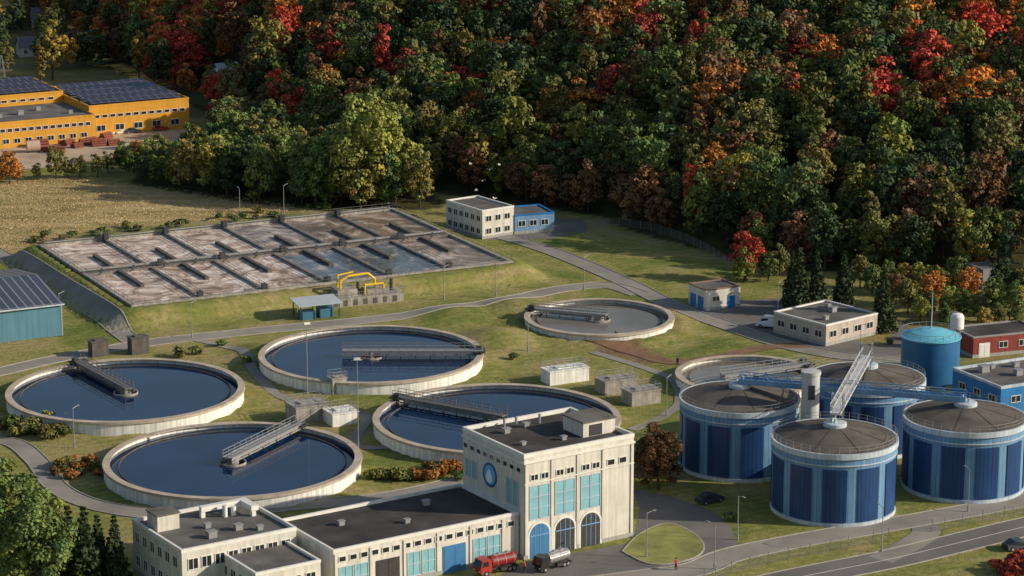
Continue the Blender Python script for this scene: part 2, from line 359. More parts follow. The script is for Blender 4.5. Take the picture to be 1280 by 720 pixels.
lot('pavement',[(560,760),(655,702),(792,678),(800,636),(790,612),(835,620),(880,634),(912,655),(925,688),(905,708),(860,722),(800,760)],asphalt,'dark asphalt forecourt beside the plant building',.022)
lot('pavement',[(868,388),(925,376),(985,372),(992,400),(1100,434),(1130,400),(1150,440),(1060,452),(985,436),(905,402)],asphalt,'asphalt yard beside the low beige building',.018)
lot('pavement',[(640,268),(730,275),(735,290),(690,298),(640,300),(610,300)],asphalt,'asphalt patch beside the back building',.016)
lot('yard',[(-250,178),(0,180),(120,168),(240,160),(300,170),(220,190),(120,200),(60,205),(-20,212),(-250,215)],sandm,'sandy storage yard beside the yellow factory',.018)
def grass_island():
    P=catmull(PP([(778,690),(800,668),(835,655),(868,668),(880,686),(862,700),(815,706),(778,690)]),1)
    g=M('lawn',(.22,.225,.07),.95,.4,.3,bump=.3)
    me=MB().add([(x,y,.15) for x,y in P[:-1]],[tuple(range(len(P)-1))]).mesh('lawn',g)
    if me.polygons[0].normal.z<0: me.flip_normals()
    structure('lawn',me,'round grass island in the forecourt')
    mb=MB()
    for i in range(len(P)-1): mb.beam((P[i][0],P[i][1],.085),(P[i+1][0],P[i+1][1],.085),.22,.17)
    structure('kerb',mb.mesh('kerb',kerbm),'concrete kerb around grass island')
grass_island()
# ------------------------------------------------------------------ railings
def railing(mb,p,q,h=1.1,step=2.0,r=.035):
    p=Vector(p);q=Vector(q);n=max(1,int((q-p).length/step))
    for i in range(n+1):
        a=p.lerp(q,i/n); mb.beam(a,a+Vector((0,0,h)),r*2,r*2)
    for k in (.5,1): mb.beam(p+Vector((0,0,h*k)),q+Vector((0,0,h*k)),r*2,r*2)
def truss(mb,p,q,h=1.3,step=2.0,r=.06):
    p=Vector(p);q=Vector(q);n=max(1,int((q-p).length/step)); U=Vector((0,0,h))
    for i in range(n+1):
        a=p.lerp(q,i/n); mb.beam(a,a+U,r,r)
        if i<n:
            b_=p.lerp(q,(i+1)/n); mb.beam(a if i%2 else a+U,b_+U if i%2 else b_,r,r)
    mb.beam(p,q,r*2,r*2); mb.beam(p+U,q+U,r*1.6,r*1.6)
# ------------------------------------------------------------------ round tanks
steelm=M('mid_steel',(.17,.17,.18),.5,.2,2,metal=.3)
TL={'a':'round blue-water settling tank with dark scraper bridge','b':'round settling tank with white wall beside the service road','c':'round blue-water settling tank with pale scraper bridge',
'd':'round settling tank partly hidden by the plant building','e':'shallow round settling tank with murky grey water','f':'round tank with murky water behind the blue silos'}
for k,c,r,zr,p0,p1 in TANK:
    t=thing('settling_tank',TL[k],'water tank',(c[0],c[1],0),0,'round settling tanks of the works')
    murky=k in 'ef'
    part(MB().arc(r-.35,r,-.5,zr),'wall',t,whitew)
    mb=MB().arc(r-.95,r+.16,zr,zr+.14); mb.arc(r-.2,r+.22,zr-.22,zr-.001,n=96)
    part(mb,'rim',t,rimc)
    mb=MB().arc(r-2.3,r-2.18,zr-1.4,zr-.50)
    part(mb,'overflow_weir',t,concrete_dark)
    part(MB().disc(r-.34,zr-.68),'water',t,waterg if murky else water)
    a=Vector((p0[0]-c[0],p0[1]-c[1],0)); b_=Vector((p1[0]-c[0],p1[1]-c[1],0)); d=(b_-a).normalized(); ang=math.atan2(d.y,d.x)
    b_=d*(r-.2); a=d*(-1.5 if k not in 'bf' else -5)
    z=zr+.65; wdt=1.6; stm=steelm if k in 'ad' else steel
    lx0=a.dot(d); lx1=r+.1
    br=link(bpy.data.objects.new('scraper_bridge',MB().box(lx0,-wdt/2,z-.18,lx1,wdt/2,z).mesh('deck',stm)),t,(0,0,0),ang)
    mb=MB()
    for s in (-1,1):
        truss(mb,(lx0,s*wdt/2,z-.7),(lx1-1.2,s*wdt/2,z-.7),.7,1.6,.10); railing(mb,(lx0,s*wdt/2,z),(lx1,s*wdt/2,z),1.05,1.6,.035)
        mb.box(lx0,s*wdt/2-.04,z-.45,lx1,s*wdt/2+.04,z-.12)
    part(mb,'railing',br,stm)
    mb=MB().tube((0,0,zr-2),(0,0,z-.2),.9,n=20); mb.arc(1.9,2.05,zr-1.0,zr-.35,n=32)
    part(mb,'centre_column',br,concrete)
    mb=MB().box(lx1-1.6,-1.5,zr+.45,lx1+.35,1.5,zr+.62); mb.box(lx1-1.3,.2,zr+.62,lx1-.3,1.0,z+.6)
    part(mb,'end_carriage',br,steeld)
    for s in (-1.25,1.25):
        part(MB().tube((-.12,0,0),(.12,0,0),.29,n=14),'wheel',br,rubber,(lx1-.65,s,zr+.43))
    mb=MB()
    for x in np.arange(2.5,r-3,2.6): mb.beam((x,0,z-.6),(x,.0,zr-1.3),.1,.1)
    mb.box(1.5,-2.2,zr-.8,r-3.2,-2.05,zr-.5); 
    for x in np.arange(3,r-3,4): mb.beam((x,-2.1,zr-.6),(x,-.8,z-.5),.08,.08)
    part(mb,'scraper',br,steeld)
# ------------------------------------------------------------------ aeration basin
bt=thing('aeration_basin','large rectangular concrete aeration basin with foaming brown cells','water basin',(BO[0],BO[1],0),BANG)
T=3.15; wt=.8
basc=M('basin_concrete',(.20,.185,.17),.85,.25,.8,streak=.3)
mb=MB(); mb.box(0,0,0,BW,wt,T); mb.box(0,BD-wt,0,BW,BD,T); mb.box(0,wt,0,wt,BD-wt,T); mb.box(BW-wt,wt,0,BW,BD-wt,T)
part(mb,'outer_wall',bt,concrete)
NC=6; cw=(BW-2*wt)/NC; ym=BD/2
part(MB().box(wt,ym-1.0,0,BW-wt,ym+1.0,T+.02),'central_walkway',bt,basc)
foams=[[foamA,foamA,foamA,foamC,foamC,foamD],[foamA,foamA,foamA,foamB,foamD,foamD]]
for i in range(1,NC):
    x=wt+cw*i
    for (a,b_) in ((wt,ym-1.0),(ym+1.0,BD-wt)):
        part(MB().box(x-.3,a,0,x+.3,b_,T-.02),'dividing_wall',bt,basc)
for r_ in range(2):
    y0,y1=((wt,ym-1.0),(ym+1.0,BD-wt))[r_]
    for i in range(NC):
        x0=wt+cw*i+(.3 if i else 0); x1=wt+cw*(i+1)-(.3 if i<NC-1 else 0)
        part(MB().add([(x0,y0,T-.42),(x1,y0,T-.42),(x1,y1,T-.42),(x0,y1,T-.42)],[(0,1,2,3)]),'water_surface',bt,foams[r_][i])
        xm=(x0+x1)/2; L0=y0+(y1-y0)*(.0 if r_ else .5); L1=y0+(y1-y0)*(.5 if r_ else 1.0)
        part(MB().box(xm-.4,L0,.5,xm+.4,L1,T+.15),'baffle',bt,concrete_dark)
mb=MB()
for y in (.2,BD-.2,ym-.9): railing(mb,(.2,y,T),(BW-.2,y,T),1.1,2.4,.028)
for x in (.2,BW-.2): railing(mb,(x,.2,T),(x,BD-.2,T),1.1,2.4,.028)
for i in range(1,NC):
    x=wt+cw*i
    railing(mb,(x+.25,wt,T),(x+.25,BD-wt,T),1.1,3.2,.028)
part(mb,'railing',bt,M('weathered_steel',(.13,.125,.12),.6,.2,2))
mb=MB()
mb.tube((wt,ym+.5,T+.4),(BW-wt,ym+.5,T+.4),.26,n=10); mb.tube((1,BD-.5,T+.3),(BW-1,BD-.5,T+.3),.14,n=8); 
for i in range(NC):
    for f in (.25,.75):
        x=wt+cw*(i+f); mb.tube((x,ym+.5,T+.4),(x,ym+2.2,T+.25),.11,n=6); mb.tube((x,ym+.5,T+.5),(x,ym-2.2,T+.25),.11,n=6)
part(mb,'air_pipe',bt,M('grey_pipe',(.22,.22,.22),.5,.2,1))
for i in range(1,NC):
    x=wt+cw*i
    for bx in ((x-.5,BD-2.2,T,x+.5,BD-.9,T+1.2),(x-.5,.4,T,x+.5,1.5,T+1.0),(x+1.5,ym-.8,T+.03,x+2.6,ym+.1,T+1.3)): part(MB().box(*bx),'control_box',bt,steeld)
# ------------------------------------------------------------------ windows and buildings
WM={}
def win_mesh(w,h,gm_=None,fr=None,mull=1,trans=0):
    gm_=gm_ or glass; fr=fr or trimw; key=(w,h,gm_.name,fr.name,mull,trans)
    if key in WM: return WM[key]
    mb=MB(); t=.09; d=.10
    mb.box(-w/2,-d,0,w/2,0,t,1); mb.box(-w/2,-d,h-t,w/2,0,h,1); mb.box(-w/2,-d,t,-w/2+t,0,h-t,1); mb.box(w/2-t,-d,t,w/2,0,h-t,1)
    for i in range(mull): 
        x=-w/2+w*(i+1)/(mull+1); mb.box(x-.04,-d+.015,t,x+.04,-.03,h-t,1)
    for i in range(trans):
        z=h*(i+1)/(trans+1); mb.box(-w/2+t,-d+.02,z-.04,w/2-t,-.035,z+.04,1)
    mb.add([(-w/2+t,-.025,t),(w/2-t,-.025,t),(w/2-t,-.025,h-t),(-w/2+t,-.025,h-t)],[(0,1,2,3)],0)
    WM[key]=mb.mesh('window',[gm_,fr]); return WM[key]
def window(par,face,a,z,w,h,gm_=None,fr=None,mull=1,trans=0,name='window',W_=0,D_=0):
    me=win_mesh(w,h,gm_,fr,mull,trans)
    if face=='f': loc=(a,-.004,z); rot=0
    elif face=='l': loc=(-.004,a,z); rot=-math.pi/2
    elif face=='r': loc=(W_+.004,a,z); rot=math.pi/2
    return link(bpy.data.objects.new(name,me),par,loc,rot)
def door(par,face,a,w,h,mat,z=0,name='door'):
    mb=MB().box(-w/2,-.10,z,w/2,0,z+h); mb.box(-w/2+.2,-.13,z+.2,-.06,-.10,z+h-.25); mb.box(.06,-.13,z+.2,w/2-.2,-.10,z+h-.25)
    loc,rot=((a,-.004,0),0) if face=='f' else ((-.004,a,0),-math.pi/2)
    return part(mb,name,par,mat,loc,rot)
def building(name,label,cat,loc,ang,w,d,h,wm,rm,par=.5,trim=None,plinth=True):
    o=thing(name,label,cat,(loc[0],loc[1],0),ang)
    part(MB().box(0,0,-.3,w,d,h),'wall',o,wm)
    part(MB().add([(.3,.3,h+.03),(w-.3,.3,h+.03),(w-.3,d-.3,h+.03),(.3,d-.3,h+.03)],[(0,1,2,3)]),'roof',o,rm)
    e=.06; mb=MB(); mb.box(-e,-e,h,w+e,.3,h+par); mb.box(-e,d-.3,h,w+e,d+e,h+par); mb.box(-e,.3,h,.3,d-.3,h+par); mb.box(w-.3,.3,h,w+e,d-.3,h+par)
    part(mb,'parapet',o,trim or wm)
    if plinth: 
        mb=MB(); mb.box(-.08,-.08,-.2,w+.08,-.001,.6); mb.box(-.08,-.001,-.2,-.001,d,.6); part(mb,'plinth',o,greyr)
    return o
def vents(o,pts,h):
    for (x,y,s) in pts:
        mb=MB().box(x,y,h,x+s,y+s*.8,h+s*.7); mb.box(x-.1,y-.1,h+s*.7,x+s+.1,y+s*.8+.1,h+s*.7+.12); part(mb,'roof_vent',o,steel)
def pilasters(o,xs,w,h,mat):
    for x in xs: part(MB().box(x-w,-.15,.6,x+w,-.003,h),'pilaster',o,mat)
A33=math.radians(33)
TO=(1.65,342.8)
tw=building('plant_building','tall cream plant building with arched blue doors and round emblem','building',TO,A33,18.3,15.7,14.5,cream,roofd,.6,trimw)
for i,x in enumerate((2.5,6.7,11.0)):
    w=3.2;R=w/2; pts=[(-R,0),(R,0)]+[(R*math.cos(t),3.2+R*math.sin(t)) for t in np.linspace(0,math.pi,15)]
    fr=[(-R-.3,0),(R+.3,0)]+[((R+.3)*math.cos(t),3.2+(R+.3)*math.sin(t)) for t in np.linspace(0,math.pi,15)]
    f_=part(MB().prism(fr,-.10,0),'door_surround',tw,trimw,(x,-.004,.02))
    part(MB().prism(pts,-.14,-.10),'door',tw,steeld if i else aquad,(x,-.004,.03))
    mb=MB().box(-R,-.19,3.1,R,-.14,3.25)
    for q in (-.8,0,.8): mb.box(q-.05,-.18,3.25,q+.05,-.14,3.2+math.sqrt(max(0,R*R-q*q))-.05)
    for q in (-.8,0,.8): mb.box(q-.04,-.18,.1,q+.04,-.14,3.1)
    part(mb,'door_frame',tw,lblue,(x,-.004,.03))
    for s in (-.85,.85):
        window(tw,'f',x+s,5.5,1.6,4.9,aqua,bandb,0,2,'wall_panel')
    for s in (-.85,.85): window(tw,'f',x+s,11.1,1.3,.95)
for x in (14.4,16.4): window(tw,'f',x,11.1,1.3,.95,glass,trimw,0)
pilasters(tw,(.35,4.6,8.85,13.1,18.0),.22,13.6,cream)
mb=MB(); mb.box(-.12,-.2,13.7,18.42,-.003,14.0); mb.box(-.2,-.003,13.7,-.003,15.7,14.0); mb.box(0,-.18,10.75,18.3,-.17+.1,10.9); part(mb,'cornice',tw,trimw)
for y in np.arange(1.3,15.2,1.7): window(tw,'l',y,12.2,1.2,.8,glass,trimw,0)
for y in (12.6,14.3): window(tw,'l',y,8.2,1.1,2.6,aqua,bandb,0,2,'wall_panel')
for y in (2.0,3.7): window(tw,'l',y,7.2,1.3,3.6,aqua,bandb,0,2,'wall_panel')
em=link(bpy.data.objects.new('emblem',MB().prism([(1.75*math.cos(t),1.75*math.sin(t)) for t in np.linspace(0,2*math.pi,41)[:-1]],-.10,0).mesh('emblem',M('emblem_blue',(.02,.09,.30),.4,.05))),tw,(-.004,8.6,9.9),-math.pi/2)
part(MB().prism([(1.40*math.cos(t)+.08,1.40*math.sin(t)+.05) for t in np.linspace(0,2*math.pi,33)[:-1]],-.13,-.10),'emblem_disc',em,M('emblem_cyan',(.12,.42,.72),.4,.05))
pt=[(1.0*math.sin(t)*math.sin(t/2)*1.0-.05,1.0*math.cos(t)-.1) for t in np.linspace(0,2*math.pi,33)[:-1]]
part(MB().prism(pt[::-1],-.16,-.13),'emblem_drop',em,M('emblem_white',(.85,.85,.85),.5,.02))
mb=MB().box(12.2,3.6,14.53,17.6,8.6,16.6); part(mb,'stair_head',tw,cream); part(MB().box(12.0,3.4,16.6,17.8,8.8,16.8),'stair_head_roof',tw,roofg)
mb=MB().box(13.2,3.55,14.6,15.4,3.6-.001,16.2); part(mb,'louvre',tw,steeld)
vents(tw,[(4,11,.9),(8,12,.8),(9,4,.7),(3,5,.6)],14.55)
for (x,y) in ((5.5,13.5),(7.5,13.5),(11,12.8)): part(MB().tube((x,y,14.55),(x,y,15.8),.18,n=8).tube((x,y,15.8),(x,y,15.95),.3,.1,n=8),'roof_pipe',tw,steel)
wo=(TO[0]-29.1*math.cos(A33)+1.2*math.sin(A33)*-1, TO[1]-29.1*math.sin(A33)+1.0)
wg=building('plant_wing','low cream plant wing with dark flat roof and garage doors','building',wo,A33,29.0,15,6.2,cream,roofd,.45,trimw)
for i in range(17): window(wg,'f',1.3+i*1.65,4.75,1.15,.85,glass,trimw,0)
for i,x in enumerate((3,8.2,13.4,18.6,23.8)):
    if i in (0,2,4):
        for s in (-1.15,1.15): window(wg,'f',x+s,.7,2.1,3.4,aqua,bandb,1,1,'wall_panel')
    else: door(wg,'f',x,3.6,3.9,steeld if i==1 else aquad,0,'garage_door')
pilasters(wg,(.3,5.6,10.8,16,21.2,26.4,28.7),.18,6.0,cream)
vents(wg,[(6,9,.8),(14,5,.7),(20,10,.9)],6.25)
lo=(-43.0,325.6)
lb=building('laboratory_block','flat-roofed cream block with window rows and rooftop ducts','building',lo,A33,16.9,15,7.0,cream2,roofg,.5,trimw)
for i in range(8): window(lb,'f',1.6+i*1.95,4.5,1.5,1.6,glass,trimw,1)
for i in range(8): window(lb,'f',1.6+i*1.95,1.2,1.5,1.6,aqua if i%3==0 else glass,trimw,1)
for i in range(6): window(lb,'l',1.9+i*2.3,4.5,1.4,1.6,glass,trimw,1)
for i in range(6): window(lb,'l',1.9+i*2.3,1.2,1.4,1.6,glass,trimw,1)
part(MB().box(1.0,9.2,7.04,4.2,12.4,9.2),'stair_head',lb,cream2); part(MB().box(.85,9.05,9.2,4.35,12.55,9.38),'stair_head_roof',lb,roofg)
mb=MB(); mb.box(8.5,11.2,7.9,15.5,12.0,8.6); mb.box(14.4,8.0,7.9,15.5,11.2,8.6); mb.box(8.5,11.3,7.04,9.1,11.9,7.9); mb.box(14.6,8.2,7.04,15.2,8.8,7.9); mb.tube((11.5,10.2,7.04),(11.5,10.2,8.7),.35,n=12); mb.tube((12.8,10.2,7.04),(12.8,10.2,8.3),.35,n=12)
part(mb,'air_duct',lb,trimw)
vents(lb,[(5.5,3,1.2),(10,4,1.0),(7,7,.8),(12.5,2.5,.8)],7.05)
fb=building('entrance_block','small cream entrance block with windows','building',(-33.0,321.5),A33,9.5,10.5,5.4,cream,roofg,.4,trimw)
for i in range(4): window(fb,'f',1.4+i*2.2,3.0,1.5,1.4)
for i in range(4): window(fb,'l',1.5+i*2.4,3.0,1.5,1.4)
def at_(px,py): return W(px,py,0)
ob=building('office_building','two-storey pale office building beside the basin','building',at_(603,299),math.radians(36),8.2,13.4,5.9,cream2,roofg,.35,trimw)
for i in range(6):
    for z in (.9,3.6): window(ob,'l',1.4+i*2.1,z,1.5,1.3)
for i in range(3):
    for z in (.9,3.6): window(ob,'f',1.6+i*2.4,z,1.5,1.3)
a_=at_(641,293)
bb_=building('annex_building','low blue and white annex beside office building','building',(a_[0]+.4,a_[1]),math.radians(20),9,9,3.9,lblue,roofg,.3,brblue)
for i in range(3): window(bb_,'f',1.6+i*2.6,1.6,1.7,1.3)
door(bb_,'l',3,2.4,2.8,trimw)
cb=building('store_building','small cream store with blue doors','building',at_(882,389),math.radians(27),7.6,6.4,3.9,cream2,roofg,.25,M('brown_trim',(.22,.15,.11),.7,.1))
door(cb,'l',1.8,1.9,2.5,brblue); door(cb,'l',4.5,1.9,2.5,brblue); door(cb,'f',5.6,1.6,2.4,brblue); window(cb,'f',2.2,1.7,1.6,1.0)
gb=building('workshop_building','low beige flat-roofed workshop among conifers','building',at_(1032,433),math.radians(40),13.5,13,3.7,M('beige_pink_render',(.48,.42,.37),.8,.12,.4,streak=.2),roofg,.3,trimw)
for i in range(4): window(gb,'f',1.8+i*3.2,1.4,1.8,1.3)
for i in range(4): window(gb,'l',1.8+i*3.1,1.4,1.8,1.3)
vents(gb,[(3,3,.9),(8,6,1.2),(10,9,.8)],3.75)
gs=building('grey_shed','grey shed at the edge of the wood','building',at_(1228,362),math.radians(20),4.5,6,3.8,M('grey_cladding',(.24,.24,.26),.7,.1),roofg,.2)
window(gs,'f',2.2,1.6,1.2,1.0)
bo=building('blower_building','bright blue walled building with grey roof','building',(74.5,421.5),math.radians(27),42,13,5.2,brblue,roofg,.45,bandb)
bo.location=(73.0+13*.454,421.5-13*.891,0)
for i in range(3): window(bo,'l',2.2+i*4,2.6,1.8,1.2)
for i in range(8): window(bo,'f',3+i*4.6,2.6,2,1.2)
vents(bo,[(3,9,1.5),(7,5,1.3),(10,9.5,1.0),(6,10.5,.8),(12,3,1.4)],5.25)
rb=building('red_building','small faded red building with dark roof','building',(81,448),math.radians(20),14,8,3.6,redw,roofd,.25,M('grey_coping',(.3,.29,.28),.7,.1))
door(rb,'f',2.2,2.2,2.6,whitep); window(rb,'f',6,1.4,1.8,1.2); window(rb,'f',10,1.4,1.8,1.2)
bt2=thing('gas_holder','dark blue round tank with cyan conical roof and vent pole','storage tank',(71.3,434.5,0))
part(MB().lathe([(4.95,-.3),(4.95,7.6)],64),'wall',bt2,M('mid_blue_paint',(.025,.13,.30),.45,.12,.4,streak=.1),smooth=True)
part(MB().lathe([(5.15,7.55),(5.15,7.75),(4.9,7.8),(3.4,8.4),(1.6,8.85),(.01,9.0)],64),'roof',bt2,cyan)
mb=MB(); 
for i in range(24):
    t=2*math.pi*i/24;u=2*math.pi*(i+1)/24; mb.beam((5*math.cos(t),5*math.sin(t),7.7),(5*math.cos(t),5*math.sin(t),8.8),.06,.06); mb.beam((5*math.cos(t),5*math.sin(t),8.8),(5*math.cos(u),5*math.sin(u),8.8),.06,.06)
part(mb,'railing',bt2,steel); part(MB().tube((0,0,8.9),(0,0,15.2),.10,.06,n=8),'vent_pole',bt2,bandb)
ws=thing('white_silo','slim white vertical tank beside the blue tank','storage tank',(79.2,455,0))
part(MB().lathe([(1.25,-.2),(1.25,5.8),(.9,6.3),(.01,6.5)],32),'shell',ws,whitep,smooth=False)
mb=MB(); mb.tube((-1.4,0,0),(-1.4,0,6.6),.08); mb.tube((-1.4,0,6.6),(0,0,6.7),.08); part(mb,'pipe',ws,steel)
# ------------------------------------------------------------------ digesters
DG=[(34.6,386.0),(46.6,365.4),(67.2,375.9),(55.4,397.2)]
RD=8.9;HD=10.5
dsrc=None
for i,(x,y) in enumerate(DG):
    if dsrc is None:
        dsrc=thing('digester_silo','round blue-panelled digester with grey conical roof','storage tank',(x,y,0),0,'blue digester silos')
        ch=[]
        ch.append(part(MB().lathe([(RD,-.3),(RD,HD)],96),'wall',dsrc,lblueS,smooth=True))
        for k in range(11):
            a0=2*math.pi*k/11+.09; a1=2*math.pi*(k+1)/11-.09
            ch.append(part(MB().arc(RD+.01,RD+.14,.7,8.5,a0,a1,10),'blue_panel',dsrc,dblue))
        mb=MB(); mb.arc(RD,RD+.30,HD-.45,HD+.35); mb.arc(RD,RD+.2,9.0,9.14); mb.arc(RD,RD+.2,-.2,.55)
        ch.append(part(mb,'rim',dsrc,bandb))
        ch.append(part(MB().lathe([(RD,HD+.30),(RD-.3,HD+.36),(4.2,HD+1.35),(1.6,HD+1.95),(.01,HD+1.98)],64),'roof',dsrc,roofbr))
        mb=MB().lathe([(1.7,HD+1.7),(1.7,HD+2.4),(1.5,HD+2.5),(.01,HD+2.55)],28); mb.tube((.5,.3,HD+2.4),(.5,.3,HD+3.5),.16); mb.tube((-.5,-.3,HD+2.4),(-.5,-.3,HD+3.1),.22); mb.box(-.4,.2,HD+2.4,.2,.8,HD+3.0)
        ch.append(part(mb,'gas_dome',dsrc,bandb))
        mb=MB()
        for j in range(40):
            t=2*math.pi*j/40;u=2*math.pi*(j+1)/40; q=RD+.1
            mb.beam((q*math.cos(t),q*math.sin(t),HD+.3),(q*math.cos(t),q*math.sin(t),HD+1.35),.045,.045)
            for hh in (.85,1.35): mb.beam((q*math.cos(t),q*math.sin(t),HD+hh),(q*math.cos(u),q*math.sin(u),HD+hh),.045,.045)
        ch.append(part(mb,'railing',dsrc,steel))
        mb=MB()
        for j in range(8):
            t=2*math.pi*j/8+.2; mb.beam((1.8*math.cos(t),1.8*math.sin(t),HD+1.9),((RD-.5)*math.cos(t),(RD-.5)*math.sin(t),HD+.42),.10,.05)
        ch.append(part(mb,'roof_seam',dsrc,roofd))
    else: dup(dsrc,ch,(x,y,0),.9*i)
D1,D2,D3,D4=DG
def footbridge(p,q,z,w,mat,label,tall,g=None):
    d=Vector((q[0]-p[0],q[1]-p[1],0)); L_=d.length; ang=math.atan2(d.y,d.x)
    o=thing('footbridge',label,'bridge',(p[0],p[1],z),ang)
    part(MB().box(0,-w/2,0,L_,w/2,.55 if tall else .3),'deck',o,mat)
    mb=MB()
    for s in (-1,1):
        truss(mb,(0,s*w/2,.3),(L_,s*w/2,.3),1.25 if tall else 1.3,1.8,.07)
        if tall: mb.box(0,s*w/2-.05,.35,L_,s*w/2+.05,.85)
    part(mb,'railing',o,mat); return o
footbridge(D1,D3,HD+2.5,1.6,lblue,'light blue footbridge between two digester roofs',True)
fb2=footbridge(D2,D4,HD+3.5,1.5,M('pale_grey_paint',(.5,.52,.54),.5,.1),'pale truss footbridge crossing above the blue footbridge',False)
for xx in (1.2,31):
    mb=MB()
    for sx in (0,1.6):
        for sy in (-.8,.8): mb.beam((xx+sx,sy,-1.2),(xx+sx,sy,2.6),.13,.13)
    for z_ in (1.0,2.6): mb.beam((xx,-.8,z_),(xx+1.6,-.8,z_),.1,.1); mb.beam((xx,.8,z_),(xx+1.6,.8,z_),.1,.1)
    mb.beam((xx,-.8,-1),(xx+1.6,-.8,2.5),.09,.09); mb.beam((xx,.8,2.5),(xx+1.6,.8,-1),.09,.09)
    part(mb,'support_frame',fb2,steel)
part(MB().tube((4,1.1,.5),(28,1.1,.5),.22,n=10),'pipe',fb2,steel)
lt=thing('lift_tower','grey cylindrical stair tower between the digesters','tower',(44.6,379.5,0))
part(MB().lathe([(1.35,-.2),(1.35,16.2),(1.5,16.2),(1.5,16.7),(.01,16.8)],32),'shaft',lt,M('grey_cladding2',(.48,.50,.52),.6,.1,.5,streak=.2),smooth=False)
mb=MB().box(-.5,-1.42,12.6,.5,-1.3,14.8); part(mb,'door',lt,steeld)
# ------------------------------------------------------------------ left warehouse
wl=thing('warehouse','teal-blue clad warehouse with seamed dark roof','building',(*W(78,419,0),0),math.radians(27))
part(MB().box(-42,0,-.3,0,30,6.0),'wall',wl,teal)
mb=MB().add([(-42.5,-.5,6.0),(.4,-.5,6.0),(.4,15,8.2),(-42.5,15,8.2)],[(0,1,2,3)]); part(mb,'roof',wl,seam)
mb=MB().add([(-42.5,15,8.2),(.4,15,8.2),(.4,30.5,6.0),(-42.5,30.5,6.0)],[(0,1,2,3)]); part(mb,'roof',wl,seam)
mb=MB().add([(0,0,6),(0,30,6),(0,15,8.15)],[(0,1,2)]); part(mb,'gable',wl,teal)
mb=MB().box(-42.3,-.62,5.75,.45,-.46,6.0); mb.box(-.05,-.05,0,.08,.08,6); part(mb,'gutter',wl,bandb)
door(wl,'f',-20,4,4.2,lblue,0,'garage_door')
# yellow factory
A28=math.radians(28); yo=W(237,160,0)
def ypos(a,b_): return (yo[0]-a*math.cos(A28)-b_*math.sin(A28), yo[1]-a*math.sin(A28)+b_*math.cos(A28))
y1=building('factory_building','yellow factory hall with rooftop solar panels','building',ypos(27,0),A28,27,34,7.6,yell,roofg,.4,yell,False)
for j in range(4):
    part(MB().add([(1.2,2+j*7.8,8.0),(25.8,2+j*7.8,8.0),(25.8,7.4+j*7.8,8.9),(1.2,7.4+j*7.8,8.9)],[(0,1,2,3)]),'solar_panel',y1,solar)
for i in range(12): window(y1,'f',2+i*2.1,4.6,1.5,.9,glass,trimw,0)
for i in range(5): window(y1,'f',3+i*5,1.2,2.4,1.6,glass,trimw,1)
y2=building('factory_building','long yellow factory wing with window bands','building',ypos(88,-5),A28,60.9,24,6.2,yell,roofg,.4,yell,False)
for i in range(22): window(y2,'f',20+i*1.85,3.9,1.4,1.0,glass,trimw,0)
for i in range(14): window(y2,'f',20+i*2.9,1.0,1.7,1.3,glass,trimw,1)
vents(y2,[(44,10,1.4),(50,14,1.2),(38,8,1.2),(56,6,1)],6.25)
y3=building('factory_building','taller yellow factory hall behind with solar roof','building',ypos(70,20),A28,42.9,24,8.6,yell,roofg,.4,yell,False)
for j in range(3):
    part(MB().add([(1.2,2+j*7.4,9.0),(41.5,2+j*7.4,9.0),(41.5,7.2+j*7.4,9.9),(1.2,7.2+j*7.4,9.9)],[(0,1,2,3)]),'solar_panel',y3,solar)
for i in range(16): window(y3,'f',2+i*2.5,6.9,1.6,.8,glass,trimw,0)
def cbox(px,py,w,d,h,mat,label,ang=27,rail=True,name='valve_chamber'):
    x,y=W(px,py,0); o=thing(name,label,'concrete chamber',(x,y),math.radians(ang))
    mb=MB().box(-w/2,0,-.5,w/2,d,h); part(mb,'wall',o,mat)
    mb=MB().box(-w/2-.12,-.12,h,w/2+.12,d+.12,h+.15); mb.box(-w/4,d*.3,h+.15,w/4,d*.7,h+.4); part(mb,'cover',o,mat)
    if rail:
        mb=MB(); a=[(-w/2,0),(w/2,0),(w/2,d),(-w/2,d)]
        for i in range(4): railing(mb,(*a[i],h+.15),(*a[(i+1)%4],h+.15),1.0,1.3,.03)
        part(mb,'railing',o,steel)
    return o
cbox(712,479,7.5,3.4,2.3,whitew,'white concrete valve chamber with railing on grass')
cbox(776,492,6,3.6,2.2,concrete,'grey concrete valve chamber with railing')
cbox(808,506,5.5,3.6,2.2,concrete,'grey concrete valve chamber beside walkway')
cbox(126,446,3,2.4,2.6,concrete_dark,'dark concrete hut beside round tank',rail=False)
cbox(176,443,3.2,2.4,2.9,concrete_dark,'dark concrete hut beside round tank',rail=False)
cbox(390,528,5.5,4.5,2.6,concrete,'distribution chamber with pipes between round tanks')
cbox(432,532,4.5,4,2.0,whitew,'white chamber with railing between round tanks')
o=cbox(425,494,2.6,2.2,2.8,concrete,'small concrete chamber behind distribution chamber')
x,y=W(412,386,0); ps=thing('pumping_station','concrete pumping structure with bright yellow pipes','pumping station',(x,y),math.radians(24))
mb=MB(); mb.box(0,0,-1,15,5.5,1.7); mb.box(2,.8,1.7,6,4.6,3.1); mb.box(8,1,1.7,12.5,4.2,2.6); part(mb,'wall',ps,concrete)
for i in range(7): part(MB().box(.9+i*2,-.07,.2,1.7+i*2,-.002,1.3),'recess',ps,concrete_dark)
mb=MB()
mb.tube((3.0,2.2,3.1),(3.0,2.2,4.6),.24); mb.tube((3.0,2.2,4.6),(4.6,2.2,5.4),.24); mb.tube((4.6,2.2,5.4),(8.6,2.2,5.6),.24); mb.tube((8.6,2.2,5.6),(10.0,2.2,4.4),.24); mb.tube((10,2.2,4.4),(10,2.2,2.6),.24)
